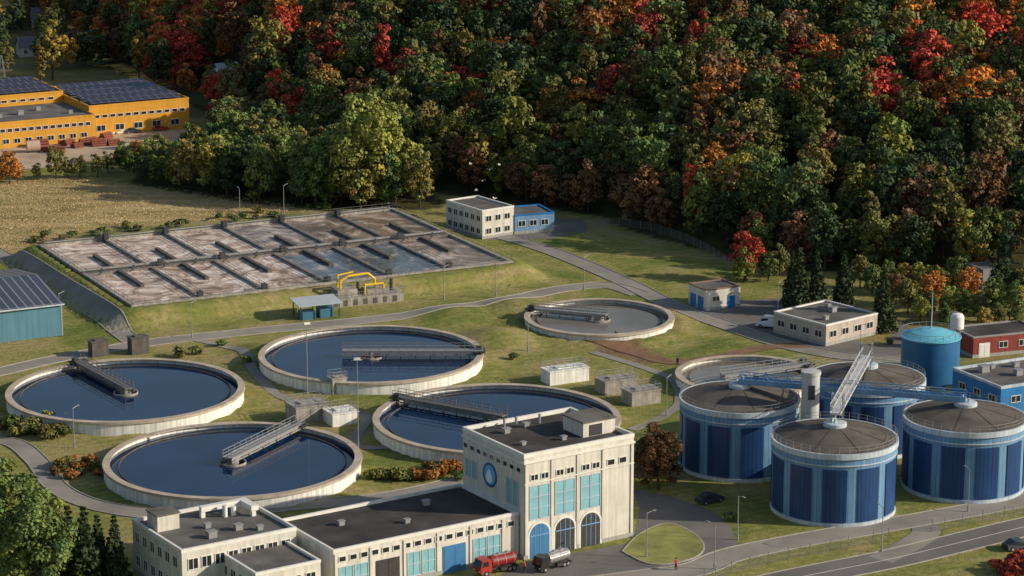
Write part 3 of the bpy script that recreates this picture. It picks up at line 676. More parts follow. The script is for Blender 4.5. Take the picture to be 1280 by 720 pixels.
mb.tube((3.0,3.6,3.1),(3.0,3.6,5.4),.18); mb.tube((3.0,3.6,5.4),(6.2,3.6,5.8),.18); mb.tube((7.6,1.2,1.7),(7.6,1.2,3.6),.2); mb.tube((7.6,1.2,3.6),(11.4,1.2,3.6),.2); mb.tube((11.4,1.2,3.6),(11.4,1.2,1.7),.2)
part(mb,'yellow_pipe',ps,yellp)
mb=MB(); railing(mb,(0,0,1.7),(15,0,1.7),1.0,1.5,.03); railing(mb,(0,5.5,1.7),(15,5.5,1.7),1,1.5,.03); railing(mb,(15,0,1.7),(15,5.5,1.7),1,1.5,.03); railing(mb,(0,0,1.7),(0,5.5,1.7),1,1.5,.03); part(mb,'railing',ps,steel)
for q in (6.8,13.6): part(MB().tube((q,2.8,1.7),(q,2.8,3.9),.3,n=10),'pump_motor',ps,steeld)
x,y=W(376,402,0); cp=thing('open_shelter','small open shelter with pale blue-grey roof','shelter',(x,y),math.radians(24))
for a in (0,3.8,7.6):
    for c_ in (0,4): part(MB().beam((a,c_,-.2),(a,c_,2.9),.16,.16),'post',cp,steeld)
part(MB().add([(-.5,-.6,2.85),(8.1,-.6,2.85),(8.1,4.6,3.35),(-.5,4.6,3.35),(-.5,-.6,3.0),(8.1,-.6,3.0),(8.1,4.6,3.5),(-.5,4.6,3.5)],[(0,3,2,1),(4,5,6,7),(0,1,5,4),(1,2,6,5),(2,3,7,6),(3,0,4,7)]),'roof',cp,M('pale_blue_sheet',(.40,.46,.49),.5,.1,.5))
for bx in ((.6,.6,0,3.2,3.2,1.5),(4.2,.8,0,6.8,3.3,1.9)): part(MB().box(*bx),'tank_unit',cp,M('blue_unit',(.05,.16,.24),.5,.1))
# ------------------------------------------------------------------ houses, pylon, yard goods
def house(x,y,ang,w,d,h,wm,rm,label):
    z=gz(x,y); o=thing('house',label,'house',(x,y,z),ang,'houses beyond the factory')
    part(MB().box(0,0,-1.5,w,d,h),'wall',o,wm); rh=d*.38
    part(MB().add([(-.4,-.5,h-.1),(w+.4,-.5,h-.1),(w+.4,d/2,h+rh),(-.4,d/2,h+rh),(-.4,d+.5,h-.1),(w+.4,d+.5,h-.1)],[(0,1,2,3),(3,2,5,4)]),'roof',o,rm)
    part(MB().add([(0,0,h),(0,d,h),(0,d/2,h+rh-.15),(w,0,h),(w,d,h),(w,d/2,h+rh-.15)],[(0,2,1),(3,4,5)]),'gable',o,wm)
    part(MB().box(w*.6,d*.5,h+rh-1,w*.6+.7,d*.5+.7,h+rh+.9),'chimney',o,rust)
    for i in range(3): window(o,'f',w*(.2+.3*i),1.0,1.2,1.3)
hr=[M('slate_roof',(.16,.165,.18),.6,.2),M('tile_roof',(.22,.09,.06),.8,.2),M('pale_metal_roof',(.42,.44,.47),.4,.1)]
HP=[(25,72),(88,62),(140,68),(40,40),(115,36),(190,52),(150,18),(60,14),(215,82)]
for i,(px,py) in enumerate(HP):
    x,y=W(px,py,0); house(x,y,random.uniform(0,1),9+i%3*2,7,3.2+(i%2)*1.6,[cream2,whitew,greyr][i%3],hr[i%3],['pale house with slate roof among trees','white house with red tile roof among trees','grey house with pale metal roof among trees'][i%3])
x,y=W(277,124,0); house(x,y,.5,6,7,3.5,whitew,hr[2],'white house with pale metal roof at wood edge')
x,y=W(4,128,0); py_=thing('lattice_mast','steel lattice mast beside the factory','mast',(x,y,0))
mb=MB(); Hh=13
for a in range(8):
    z0=Hh*a/8; z1=Hh*(a+1)/8; r0=1.6*(1-a/9); r1=1.6*(1-(a+1)/9)
    cs=[(-1,-1),(1,-1),(1,1),(-1,1)]
    for q in range(4):
        c0=cs[q];c1=cs[(q+1)%4]; mb.beam((c0[0]*r0,c0[1]*r0,z0),(c0[0]*r1,c0[1]*r1,z1),.14,.14); mb.beam((c0[0]*r0,c0[1]*r0,z0),(c1[0]*r1,c1[1]*r1,z1),.08,.08)
part(mb,'lattice',py_,steel); mb=MB()
for z in (9,11): mb.beam((-3,0,z),(3,0,z),.15,.15)
part(mb,'crossarm',py_,steel)
src=None
for i in range(14):
    x,y=W(52+i*7+random.uniform(-3,3),192-i*.9+random.uniform(-8,3),0)
    if src is None:
        src=thing('pipe_stack','stack of rusty red steel pipes on sand','pipes',(x,y,0),.4,'rusty pipe stacks in the yard'); mb=MB()
        for r_ in range(3):
            for q in range(4-r_): mb.tube((-2,q*.75+r_*.37,.37+r_*.62),(2,q*.75+r_*.37,.37+r_*.62),.36,n=10)
        sk=[part(mb,'pipes',src,rust)]
    else: dup(src,sk,(x,y,0),random.uniform(0,1.5),scale=(random.uniform(.5,.9),)*3)
x,y=W(42,190,0); o=thing('cylindrical_tank','pale horizontal tank lying in the yard','storage tank',(x,y,0),.3); part(MB().tube((-1.6,0,1.5),(1.6,0,1.5),1.4,n=24),'shell',o,M('pinkish_shell',(.5,.36,.3),.6,.1)); part(MB().box(-1.3,-1,0,1.3,1,.5),'cradle',o,steeld)
# ------------------------------------------------------------------ lamps
def lamp(h,name,arm=True):
    mb=MB().tube((0,0,-.2),(0,0,h),.085,.05,n=8); mb.tube((0,0,0),(0,0,.9),.14,n=8)
    if arm: mb.tube((0,0,h-.1),(1.0,0,h+.15),.04,n=6)
    pole=mb.mesh('pole',steel)
    mb=MB()
    if arm: mb.box(.9,-.11,h+.10,1.45,.11,h+.2)
    else:
        mb.box(-.5,-.3,h-.2,.5,0,h+.15)
        mb.beam((-.8,0,h-.25),(.8,0,h-.25),.08,.08)
    head=mb.mesh('lamp_head',steel if arm else trimw); return pole,head
pl=lamp(6.5,'s'); pt_=lamp(15.5,'t',False)
def put_lamp(px,py,tall=False,rot=0.0):
    x,y=W(px,py,0); o=thing('flood_light_mast' if tall else 'street_lamp','tall steel mast with floodlights beside a round tank' if tall else 'slim steel street lamp on the works grounds','street lamp',(x,y),rot,'floodlight masts' if tall else 'street lamps around the works')
    m=pt_ if tall else pl
    part(m[0],'pole',o,None); part(m[1],'lamp_head',o,None)
put_lamp(385,519,True,.5); put_lamp(448,572,True,.2)
for q in [(893,712,2.5),(808,697,.5),(922,675,-1),(1102,690,2),(555,375,1),(355,268,1),(300,272,2),(240,422,1),(620,372,-1),(93,560,1),(730,362,1),(1075,450,-1),(972,395,1),(833,520,1),(485,255,1),(1210,640,2),(75,410,1),(660,440,1)]: put_lamp(q[0],q[1],False,q[2])
# ------------------------------------------------------------------ fence
def fence(pxs,label):
    P=catmull(PP(pxs),2.8); o=thing('fence',label,'fence',(P[0][0],P[0][1],0)); pm=MB().beam((0,0,-.1),(0,0,1.9),.09,.09).mesh('post',concrete)
    mb=MB()
    for i,p in enumerate(P):
        if i<98: link(bpy.data.objects.new('post',pm),o,(p[0]-P[0][0],p[1]-P[0][1],0))
        if i:
            q=P[i-1]-P[0]; r_=p-P[0]
            for z in np.linspace(.2,1.75,7): mb.beam((*q,z),(*r_,z),.022,.022)
            for t in (.2,.4,.6,.8): s=q+(r_-q)*t; mb.beam((*s,.1),(*s,1.8),.02,.02)
    part(mb,'mesh_panel',o,steel)
fence([(880,728),(960,705),(1060,686),(1110,676)],'wire mesh fence beside the works road')
fence([(1165,665),(1280,643),(1400,618)],'wire mesh fence beside the public road')
fence([(655,300),(760,282),(850,300),(915,335)],'low wire fence along the wood edge')
# ------------------------------------------------------------------ vehicles
def prof_body(pts,w,inset=None):
    mb=MB(); n=len(pts); vs=[]
    for s in (-1,1):
        for (x,z) in pts:
            ww=w/2*(1 if z<.95 else .84); vs.append((x,s*ww,z))
    fs=[tuple(range(n)),tuple(range(2*n-1,n-1,-1))]+[(i,i+n,(i+1)%n+n,(i+1)%n) for i in range(n)]
    return mb.add(vs,fs)
def wheels(o,xs,w,r=.33):
    for x in xs:
        for s in (-1,1):
            wh=part(MB().tube((0,-.11,0),(0,.11,0),r,n=16),'wheel',o,rubber,(x,s*(w/2-.1),r)); part(MB().tube((0,-.125,0),(0,.125,0),r*.55,n=10),'rim',wh,steel)
def car(px,py,rot,mat,label):
    x,y=W(px,py,0); o=thing('parked_car',label,'car',(x,y,.02),rot)
    part(prof_body([(-2.1,.3),(2.1,.3),(2.15,.65),(2.0,.8),(1.1,.94),(.45,1.4),(-.9,1.45),(-1.7,1.05),(-2.1,.95)],1.75),'body',o,mat)
    mb=MB()
    for s in (-1,1): mb.add([(-1.45,s*.80,1.0),(.95,s*.83,1.0),(.4,s*.762,1.34),(-.9,s*.762,1.38)],[(0,1,2,3)])
    mb.add([(1.12,-.68,.98),(1.12,.68,.98),(.52,.62,1.37),(.52,-.62,1.37)],[(0,1,2,3)]); mb.add([(-1.72,-.66,1.08),(-1.72,.66,1.08),(-.97,.6,1.445),(-.97,-.6,1.445)],[(3,2,1,0)])
    part(mb,'window',o,glass); wheels(o,(-1.35,1.35),1.75)
    for s in (-1,1): part(MB().box(2.08,s*.65-.18,.6,2.17,s*.65+.18,.76),'headlight',o,trimw)
def van(px,py,rot,mat,label):
    x,y=W(px,py,0); o=thing('parked_van',label,'van',(x,y,.02),rot)
    part(prof_body([(-2.5,.35),(2.5,.35),(2.5,.94),(1.9,1.2),(1.3,1.95),(.9,2.1),(-2.45,2.1),(-2.5,1.9)],1.95),'body',o,mat)
    mb=MB()
    for s in (-1,1): mb.add([(.2,s*.835,1.2),(1.65,s*.835,1.2),(1.2,s*.835,1.8),(.2,s*.835,1.8)],[(0,1,2,3)])
    mb.add([(1.95,-.7,1.2),(1.95,.7,1.2),(1.37,.7,1.93),(1.37,-.7,1.93)],[(0,1,2,3)]); part(mb,'window',o,glass); wheels(o,(-1.5,1.6),1.95,.35)
car(887,628,.6,bluep,'dark car on the road beside the digester'); car(1272,686,.4,bluep,'dark car on the public road')
van(962,409,2.9,whitep,'white van parked in the asphalt yard')
car(1168,447,.4,whitep,'white car near the gas holder')
for i,(a,b_) in enumerate([(10,181),(24,180),(95,172),(110,171),(150,167),(165,166),(200,163)]): car(a,b_,.5,[whitep,bluep,redp,steel][i%4],['white','dark','red','silver'][i%4]+' car parked before the yellow factory')
def tanker(px,py,rot,cabm,tankm,label,sc=1):
    x,y=W(px,py,0); o=thing('tanker_truck',label,'truck',(x,y,.02),rot); o.scale=(sc,sc,sc)
    mb=MB().box(-3.6,-.45,.65,3.2,.45,.95); mb.box(-3.7,-1.1,.55,-3.55,1.1,.8); mb.box(-1.5,-1.15,.45,-.3,-.5,.95); mb.box(-1.5,.5,.45,-.3,1.15,.95); part(mb,'chassis',o,steeld)
    cb_=part(MB().prism([(1.5,.6),(3.55,.6),(3.6,1.5),(3.25,2.7),(1.7,2.8),(1.5,2.7)],-1.15,1.15),'cab',o,cabm)
    mb=MB().add([(3.61,-1,1.6),(3.61,1,1.6),(3.30,1,2.55),(3.30,-1,2.55)],[(0,1,2,3)])
    for s in (-1,1): mb.add([(2.1,s*1.16,1.65),(3.3,s*1.16,1.65),(3.1,s*1.16,2.5),(2.1,s*1.16,2.5)],[(0,1,2,3)])
    part(mb,'window',cb_,glass)
    mb=MB().tube((-3.4,0,1.95),(1.2,0,1.95),1.02,n=24); mb.tube((-3.6,0,1.95),(-3.4,0,1.95),.7,1.02,n=24); mb.tube((1.2,0,1.95),(1.35,0,1.95),1.02,.7,n=24); part(mb,'tank',o,tankm)
    mb=MB()
    for q in (-3.0,-1.4,.2): mb.tube((q,0,1.95),(q+.08,0,1.95),1.06,n=24)
    mb.box(-2.6,-.3,2.92,.6,.3,3.05); mb.tube((-2,0,3),(-2,0,3.2),.3,n=12); mb.tube((-.4,0,3),(-.4,0,3.2),.3,n=12)
    for s in (-1,1): mb.beam((-3,s*.95,2.45),(1,s*.95,2.45),.12,.12)
    part(mb,'fittings',o,steel); wheels(o,(-2.8,-1.95,2.5),2.3,.48)
    for s in (-1,1): part(MB().box(3.57,s*.8-.2,.8,3.64,s*.8+.2,1.0),'headlight',o,trimw)
tanker(620,715,A33+math.pi,redp,M('dark_red_paint',(.22,.02,.02),.4,.2,2),'red tanker truck parked before the plant building',.84)
tanker(690,710,A33+math.pi+.15,blackp,M('silver_tank',(.30,.30,.31),.35,.2,2,metal=.4),'black and silver tanker truck before the arched doors',.78)
# ------------------------------------------------------------------ people
def person(px,py,rot,jm,label):
    x,y=W(px,py,0); root=thing('person',label,'person',(x,y,gz(x,y)+.03),rot)
    J={'pel':(0,0,.95,.15),'ch':(0,0,1.3,.17),'nk':(0,0,1.5,.065),'hd':(.02,0,1.66,.115),'tp':(.01,0,1.78,.06),
       'ls':(0,.19,1.42,.07),'le':(-.06,.27,1.12,.05),'lh':(.06,.27,.86,.035),'rs':(0,-.19,1.42,.07),'re':(.05,-.27,1.12,.05),'rh':(.2,-.25,.9,.035),
       'lhip':(0,.1,.9,.10),'lk':(.1,.1,.5,.07),'la':(.02,.1,.09,.045),'lt':(.2,.1,.05,.045),'rhip':(0,-.1,.9,.10),'rk':(.0,-.1,.5,.07),'ra':(-.16,-.1,.11,.045),'rt':(.0,-.1,.05,.045)}
    B=[('pel','ch'),('ch','nk'),('nk','hd'),('hd','tp'),('ch','ls'),('ls','le'),('le','lh'),('ch','rs'),('rs','re'),('re','rh'),('pel','lhip'),('lhip','lk'),('lk','la'),('la','lt'),('pel','rhip'),('rhip','rk'),('rk','ra'),('ra','rt')]
    def limb(name,bones,k,mat):
        mb=MB()
        for a,b_ in bones:
            p,q=J[a],J[b_]; mb.tube(p[:3],q[:3],p[3]*k,q[3]*k,n=10)
        for j in sorted(set(sum(bones,()))):
            p=J[j]; r=p[3]*k; mb.lathe([(.001,p[2]-r),(r*.7,p[2]-r*.7),(r,p[2]),(r*.7,p[2]+r*.7),(.001,p[2]+r)],10,p[0],p[1])
        me=mb.mesh(name,mat,True); o=link(bpy.data.objects.new(name,me),root)
        rm=o.modifiers.new('Remesh','REMESH'); rm.mode='VOXEL'; rm.voxel_size=.025; rm.use_smooth_shade=True; return o
    limb('body',B,1.0,skin)
    limb('jacket',[('pel','ch'),('ch','ls'),('ls','le'),('ch','rs'),('rs','re')],1.18,jm)
    limb('trousers',[('pel','lhip'),('lhip','lk'),('lk','la'),('pel','rhip'),('rhip','rk'),('rk','ra')],1.15,jblk)
    part(MB().lathe([(.13,1.66),(.12,1.75),(.07,1.81),(.001,1.82)],12),'hair',root,blackp,smooth=True)
person(845,713,2.5,jred,'person in red jacket walking on the forecourt'); person(655,716,.5,jor,'worker in orange jacket beside the trucks')
person(770,425,1,jblk,'worker in dark clothes beside the shallow tank'); person(847,458,2,jblk,'worker in dark clothes on brown soil')
# ------------------------------------------------------------------ birds
bm=MB(); bm.lathe([(.001,-.42),(.09,-.25),(.12,0),(.07,.28),(.001,.4)],8)
bv=[(p[2],p[0],p[1]) for p in bm.v]; bm.v=bv
bme=bm.mesh('body',birdw,True)
wl_=MB().add([(-.15,.08,.05),(.18,.08,.05),(.12,.45,.28),(-.12,.5,.26),(.0,.85,.12)],[(0,1,2,3),(3,2,4)]).mesh('wing',birdw)
wr_=MB().add([(-.15,-.08,.05),(.18,-.08,.05),(.12,-.45,.28),(-.12,-.5,.26),(.0,-.85,.12)],[(3,2,1,0),(4,2,3)]).mesh('wing',birdw)
for px,py in [(588,205),(612,212),(595,238),(624,206),(618,248),(603,226)]:
    z=random.uniform(12,22); x,y=W(px,py,z); o=thing('gull','white gull gliding over the basin','bird',(x,y,z),random.uniform(0,6),'gulls in flight'); o.scale=(.9,)*3
    part(bme,'body',o,None); part(wl_,'wing',o,None); part(wr_,'wing',o,None)
# ------------------------------------------------------------------ trees
def cloud(cl,per,size,rs,zs=.85,up=.35,spread=.55):
    cl=np.array(cl,float); C=cl[:,:3]; R=cl[:,3]; idx=np.repeat(np.arange(len(C)),per); n=len(idx)
    d=rs.normal(size=(n,3)); d/=np.linalg.norm(d,axis=1)[:,None]; f=(d[:,2]<-.25)&(rs.random(n)<.75); d[f,2]*=-1
    pos=C[idx]+d*R[idx,None]*rs.uniform(.62,1.15,(n,1))*np.array([1,1,zs])
    nr=d+rs.normal(size=(n,3))*spread; nr[:,2]+=up; nr/=np.linalg.norm(nr,axis=1)[:,None]
    t1=np.cross(nr,rs.normal(size=(n,3))); t1/=np.linalg.norm(t1,axis=1)[:,None]; t2=np.cross(nr,t1)
    s=size*rs.uniform(.5,1.35,(n,1))
    v=np.stack([pos+t1*s,pos+t2*s*.7,pos-t1*s,pos-t2*s*.7],1).reshape(-1,3)
    cs=rs.uniform(.74,1.24,len(C))[idx]*rs.uniform(.7,1.3,n); hue=rs.normal(0,.07,n)+rs.normal(0,.08,len(C))[idx]
    t=np.stack([cs*(1+hue),cs,cs*(1-hue)],1); t=np.repeat(t,4,0)
    return v,t
def trunk_mb(h,r,limbs,rs):
    mb=MB(); mb.tube((0,0,-.6),(0.1,0,h*.35),r*1.15,r*.8,n=8); mb.tube((.1,0,h*.35),(-.05,.1,h*.8),r*.8,r*.3,n=7)
    for i in range(limbs):
        a=i*2.4+rs.uniform(0,.5); z=h*rs.uniform(.3,.5); L_=h*rs.uniform(.16,.24)
        mb.tube((.05,0,z),(math.cos(a)*L_,math.sin(a)*L_,z+L_*1.2),r*.42,r*.12,n=5)
    return mb
def decid(seed,H=15,R=4.0,k=20,per=60,size=.55,fl=1.0,lo=.56,cr=(.26,.42),jit=(.58,.88)):
    rs=np.random.default_rng(seed); cl=[]; cz=H*lo; b=H*(1-lo)*fl
    for i in range(k):
        z=1-1.85*(i+.5)/k; rr=math.sqrt(max(0,1-z*z)); a=i*2.39996+rs.uniform(-.4,.4); s=rs.uniform(*jit)
        cl.append((math.cos(a)*rr*R*s,math.sin(a)*rr*R*s,cz+z*b*s*1.0,R*rs.uniform(*cr)))
    for i in range(3): cl.append((rs.uniform(-1,1),rs.uniform(-1,1),cz+rs.uniform(-1,2),R*.45))
    return cloud(cl,per,size,rs), trunk_mb(H,.26,5,rs)
def conifer(seed,H=13,R=2.6,per=26,size=.34):
    rs=np.random.default_rng(seed); cl=[]; n=15
    for i in range(n):
        f=i/(n-1); z=1.0+f*(H-1.6); r=R*(1-f)**.9+.15; m=max(1,int(2+r*3.2))
        for j in range(m):
            a=2*math.pi*j/m+i; q=r*rs.uniform(.55,.9); cl.append((math.cos(a)*q,math.sin(a)*q,z-q*.18,max(.3,r*.34)))
    mb=MB().tube((0,0,-.4),(0,0,H*.9),.2,.04,n=7); return cloud(cl,per,size,rs,.7,.1,.5),mb
def shrubp(seed,R=1.4,H=1.6,k=7,per=60,size=.22):
    rs=np.random.default_rng(seed); cl=[(rs.uniform(-R,R)*.6,rs.uniform(-R,R)*.6,H*rs.uniform(.3,.65),R*rs.uniform(.35,.55)) for _ in range(k)]
    mb=MB()
    for i in range(4): mb.tube((0,0,-.2),(math.cos(i*1.6)*R*.4,math.sin(i*1.6)*R*.4,H*.6),.05,.02,n=5)
    return cloud(cl,per,size,rs),mb
PR={}
def reg(key,data):
    (v,t),mb=data; f=np.arange(len(v)).reshape(-1,4); PR[key]=(v,t,f,np_mesh('crown',v,f,[FOL],t),mb.mesh('trunk',bark))
for i in range(8): reg('d%d'%i,decid(10+i,13.0+i%4*1.5,3.4+.35*(i%4),20+i%4*3,50,.43,1+.05*(i%2),.56,(.20+.03*(i%3),.42),(.5,.95)))
for i in range(3): reg('e%d'%i,decid(70+i,12+i,4.0,26,90,.36,1.0,.50,(.22,.40),(.5,.95)))
for i in range(3): reg('n%d'%i,decid(30+i,12,4.2,44,170,.24,1.0,.5,(.16,.34),(.5,1.0)))
reg('w0',decid(41,23,8.0,74,130,.42,1.0,.50,(.14,.30),(.5,1.0))); reg('w1',decid(42,19,6.3,60,110,.40,1.0,.50,(.14,.32),(.5,1.0))); reg('p0',decid(43,18,2.2,26,80,.34,1.0,.52)); reg('p1',decid(44,15,1.9,24,70,.33,1.0,.52))
for i in range(2): reg('c%d'%i,conifer(50+i))
for i in range(3): reg('s%d'%i,shrubp(60+i))
def put(key,x,y,s,rot,col,name,label,cat,group=None,sz=None):
    o=thing(name,label,cat,(x,y,gz(x,y)-.05),rot,group); o.scale=(s,s,s*(sz or 1))
    c_=part(PR[key][3],'crown',o,None); c_.color=(*col,1); part(PR[key][4],'trunk',o,None); return o
GR={'green':(.105,.140,.040),'dark green':(.055,.082,.034),'olive':(.150,.145,.044),'rust-brown':(.185,.105,.048),'orange':(.46,.19,.045),'red':(.44,.075,.045),'yellow-green':(.23,.245,.055),'golden':(.34,.24,.055)}
def pick(x,y,px,py):
    n=mnoise.noise(Vector((x*.018,y*.018,3.1))); n2=mnoise.noise(Vector((x*.05,y*.05,9.1))); r=random.random()
    up=np.clip((230-py)/230,0,1)
    redp_=.012+.04*up+(.34 if (180<px<480 and py<115 and n2>-.1) else 0)+(.10 if n2>.36 else 0)
    if r<redp_: return 'red'
    r=random.random()
    if r<.035+.08*up*(n>0)+.05*up+(.10 if px<350 and py<60 else 0): return 'orange'
    r=random.random()+n*.45
    if r<.20: return 'dark green'
    if r<.50: return 'green'
    if r<.70: return 'olive'
    if r<.80: return 'yellow-green'
    if r<1.04: return 'rust-brown'
    return 'olive' if random.random()<.6 else 'green'
def proj(x,y,z):
    dy=y; dz=z-CH; f=dy*math.cos(PT)-dz*math.sin(PT); u=dy*math.sin(PT)+dz*math.cos(PT)
    return 640+FP*x/f, 360-FP*u/f
trees=[]
def scatter(x0,x1,y0,y1,sp,cond):
    y=y0; r=0
    while y<y1:
        x=x0+(r%2)*sp/2
        while x<x1:
            qx=x+random.uniform(-.42,.42)*sp; qy=y+random.uniform(-.42,.42)*sp
            if cond(qx,qy): trees.append((qx,qy,sp))
            x+=sp
        y+=sp*.86; r+=1
clear=[(at_(277,124),12),((81+5,448),12),(at_(1228,362),8)]
def hillc(x,y):
    fy=np.interp(x,FX,FY)
    if y<fy-1: return False
    if any(math.dist((x,y),c0)<r0 for c0,r0 in clear): return False
    px,py=proj(x,y,gz(x,y)+8)
    return -60<px<1340 and py>-30
scatter(-165,165,470,930,6.2,hillc)
beltp=PP([(130,218),(150,228),(300,250),(400,262),(530,262),(548,235),(540,175),(400,160),(275,168),(268,204),(150,207)])
def beltc(x,y): return bool(inpoly(np.array([x]),np.array([y]),beltp)[0]) and y<np.interp(x,FX,FY)-1
scatter(-140,10,560,720,6.6,beltc)
def leftc(x,y):
    if y>np.interp(x,FX,FY)-2: return False
    px,py=proj(x,y,0)
    if not(-60<px<420 and py>-20): return False
    if py>92 and px<268: return False
    if py>150: return False
    if any(abs(px-a)<14 and 0<py-b_<14 for a,b_ in HP): return False
    return random.random()<(.75 if px>150 else .45)
scatter(-190,-30,640,930,9,leftc)
random.shuffle(trees); trees.sort(key=lambda t:math.hypot(t[0],t[1]))
mv=[];mt=[];cnt=0
for i,(x,y,sp) in enumerate(trees):
    z=gz(x,y); px,py=proj(x,y,z+9); belt=beltc(x,y); fy=np.interp(x,FX,FY); edge=y<fy+11
    col=pick(x,y,px,py)
    if belt: col=random.choice(['green','green','yellow-green','olive','dark green','green','olive'])
    elif y<fy: col=random.choice(['green','olive','dark green','dark green','golden','rust-brown'])
    c=np.array(GR[col])*random.uniform(.72,1.3)*np.array([random.uniform(.88,1.14),1,random.uniform(.85,1.15)])
    if belt: c=c*1.15
    key='d%d'%random.randrange(8); s=random.triangular(.55,1.3,.9); rot=random.uniform(0,6.28); sz=random.uniform(.85,1.2)
    if belt or edge: key='e%d'%random.randrange(3); s=random.uniform(.65,1.05)
    if belt and x<-78: s*=.68
    if random.random()<.08: key='p%d'%random.randrange(2); s=random.uniform(.8,1.15)
    if i<262:
        put(key,x,y,s,rot,c,'deciduous_tree',{'red':'bright red autumn tree on the wooded slope','orange':'orange autumn tree on the wooded slope','golden':'golden autumn tree among others'}.get(col,col+' broadleaf tree at the wood'),'tree','broadleaf trees of the wood',sz)
    else:
        v,t,f,_,_=PR[key]; cr,sr=math.cos(rot)*s,math.sin(rot)*s
        w=np.stack([v[:,0]*cr-v[:,1]*sr+x,v[:,0]*sr+v[:,1]*cr+y,v[:,2]*s*sz+z],1); mv.append(w); mt.append(t*c)
mv=np.concatenate(mv); mt=np.concatenate(mt)
fo=bpy.data.objects.new('forest_canopy',np_mesh('forest_canopy',mv,np.arange(len(mv)).reshape(-1,4),[FOL],mt)); fo['kind']='stuff'; fo['label']='dense mixed autumn wood covering the hillside'; fo['category']='forest'; link(fo)
def tufts(name,label,n,cond,box_,size,cols):
    xs=RS.uniform(box_[0],box_[1],n); ys=RS.uniform(box_[2],box_[3],n); m=cond(xs,ys); xs=xs[m]; ys=ys[m]; zs=gzv(xs,ys); k=len(xs)
    a=RS.uniform(0,math.pi,k); s=size*RS.uniform(.5,1.5,k); hh=s*RS.uniform(.8,1.3,k)
    dx,dy=np.cos(a)*s,np.sin(a)*s; lx=RS.normal(0,.3,k)*s; ly=RS.normal(0,.3,k)*s
    v=np.stack([np.stack([xs-dx,ys-dy,zs-.02],1),np.stack([xs+dx,ys+dy,zs-.02],1),np.stack([xs+dx*.7+lx,ys+dy*.7+ly,zs+hh],1),np.stack([xs-dx*.7+lx,ys-dy*.7+ly,zs+hh*.8],1)],1).reshape(-1,3)
    c=np.array(cols)[RS.integers(0,len(cols),k)]*RS.uniform(.8,1.15,(k,1)); c=np.repeat(c,4,0)
    o=bpy.data.objects.new(name,np_mesh(name,v,np.arange(len(v)).reshape(-1,4),[FOL],c)); o['kind']='stuff'; o['label']=label; o['category']='grass'; link(o)
tufts('dry_grass','low dry straw-coloured grass in the open field',60000,lambda x,y:inpoly(x,y,fieldpoly),(-190,-35,520,700),.13,[(.46,.35,.18),(.38,.30,.14),(.50,.40,.22),(.34,.29,.12)])
def P1(px,py,key,s,colname,name,label,grp=None,k=1.0,sz=None):
    x,y=W(px,py,0); put(key,x,y,s,random.uniform(0,6),np.array(GR[colname])*k,name,label,'tree' if 'shrub' not in name else 'bush',grp,sz)
P1(458,256,'w0',1.02,'yellow-green','willow_tree','large spreading green willow beside the dry field',k=1.15,sz=1.10)
P1(418,252,'w1',.88,'green','willow_tree','tall green willow beside the dry field',k=1.7); P1(494,254,'w1',.85,'yellow-green','willow_tree','green willow at the wood edge',k=1.0)
P1(262,232,'w1',.66,'yellow-green','willow_tree','yellow-green tree beside the dry field',k=1.0); P1(225,224,'w1',.5,'green','willow_tree','green tree beside the dry field',k=1.6); P1(330,246,'w1',.6,'dark green','willow_tree','dark green tree beside the dry field',k=1.6)
P1(300,205,'w1',.72,'green','willow_tree','green tree behind the field belt',k=1.7)
for q in [(172,206,.5),(12,230,.65),(150,210,.38),(22,228,.4),(2,226,.45)]: P1(q[0],q[1],'e1',q[2],'orange','autumn_tree','orange autumn tree beside the dry field',k=.9)
for q in [(70,224,.6),(100,222,.42),(46,224,.3),(122,222,.45),(85,222,.38),(135,216,.4)]: P1(q[0],q[1],'e2',q[2],'olive','field_tree','olive tree beside the sandy yard',k=1.1)
P1(66,100,'p0',1.1,'golden','poplar_tree','tall yellow poplar beside the factory'); P1(174,104,'p0',.95,'golden','poplar_tree','yellow poplar beside the factory',k=.8); P1(52,104,'p0',.7,'golden','poplar_tree','slim yellow poplar beside the factory',k=.7)
P1(1014,300,'p1',1.0,'yellow-green','poplar_tree','slim pale green poplar in the wood edge',k=.85); P1(974,318,'p1',1.05,'green','poplar_tree','slim green poplar in the wood edge',k=1.2)
P1(932,350,'e1',.80,'red','autumn_tree','red-topped autumn tree beside the lawn',k=.85); P1(930,353,'e0',.62,'yellow-green','lawn_tree','green tree below the red crown',k=.8)
for q in [(998,392,1.0),(1020,388,.9),(1054,382,.85),(1103,414,.95),(990,380,.8)]: P1(q[0],q[1],'c%d'%(q[0]%2),q[2],'dark green','conifer_tree','dark green conifer beside the low workshop','conifers beside the workshop',k=.75)
for q in [(1135,392,.55,'olive'),(1165,385,.6,'orange'),(1185,395,.5,'yellow-green'),(1210,380,.6,'orange'),(1240,395,.6,'green'),(1262,405,.65,'green'),(1275,395,.5,'golden'),(1150,402,.4,'yellow-green'),(1222,402,.45,'olive'),(1120,380,.5,'rust-brown'),(1090,368,.5,'green'),(1250,372,.6,'dark green'),(1150,370,.55,'yellow-green'),(1195,366,.6,'green'),(1290,385,.7,'green'),(1270,425,.4,'green'),(1230,415,.4,'golden'),
          (1075,360,.55,'olive'),(1110,362,.5,'green'),(1130,368,.5,'golden'),(1172,372,.5,'olive'),(1205,398,.45,'green'),(1248,410,.4,'olive'),(1182,406,.35,'green'),(1278,372,.6,'olive'),(1160,396,.4,'green'),(960,352,.5,'green'),(975,345,.55,'olive')]:
    P1(q[0],q[1],'e%d'%(q[0]%3),q[2],q[3],'broadleaf_tree',q[3]+' tree near the works road','trees near the works road',k=1.1)
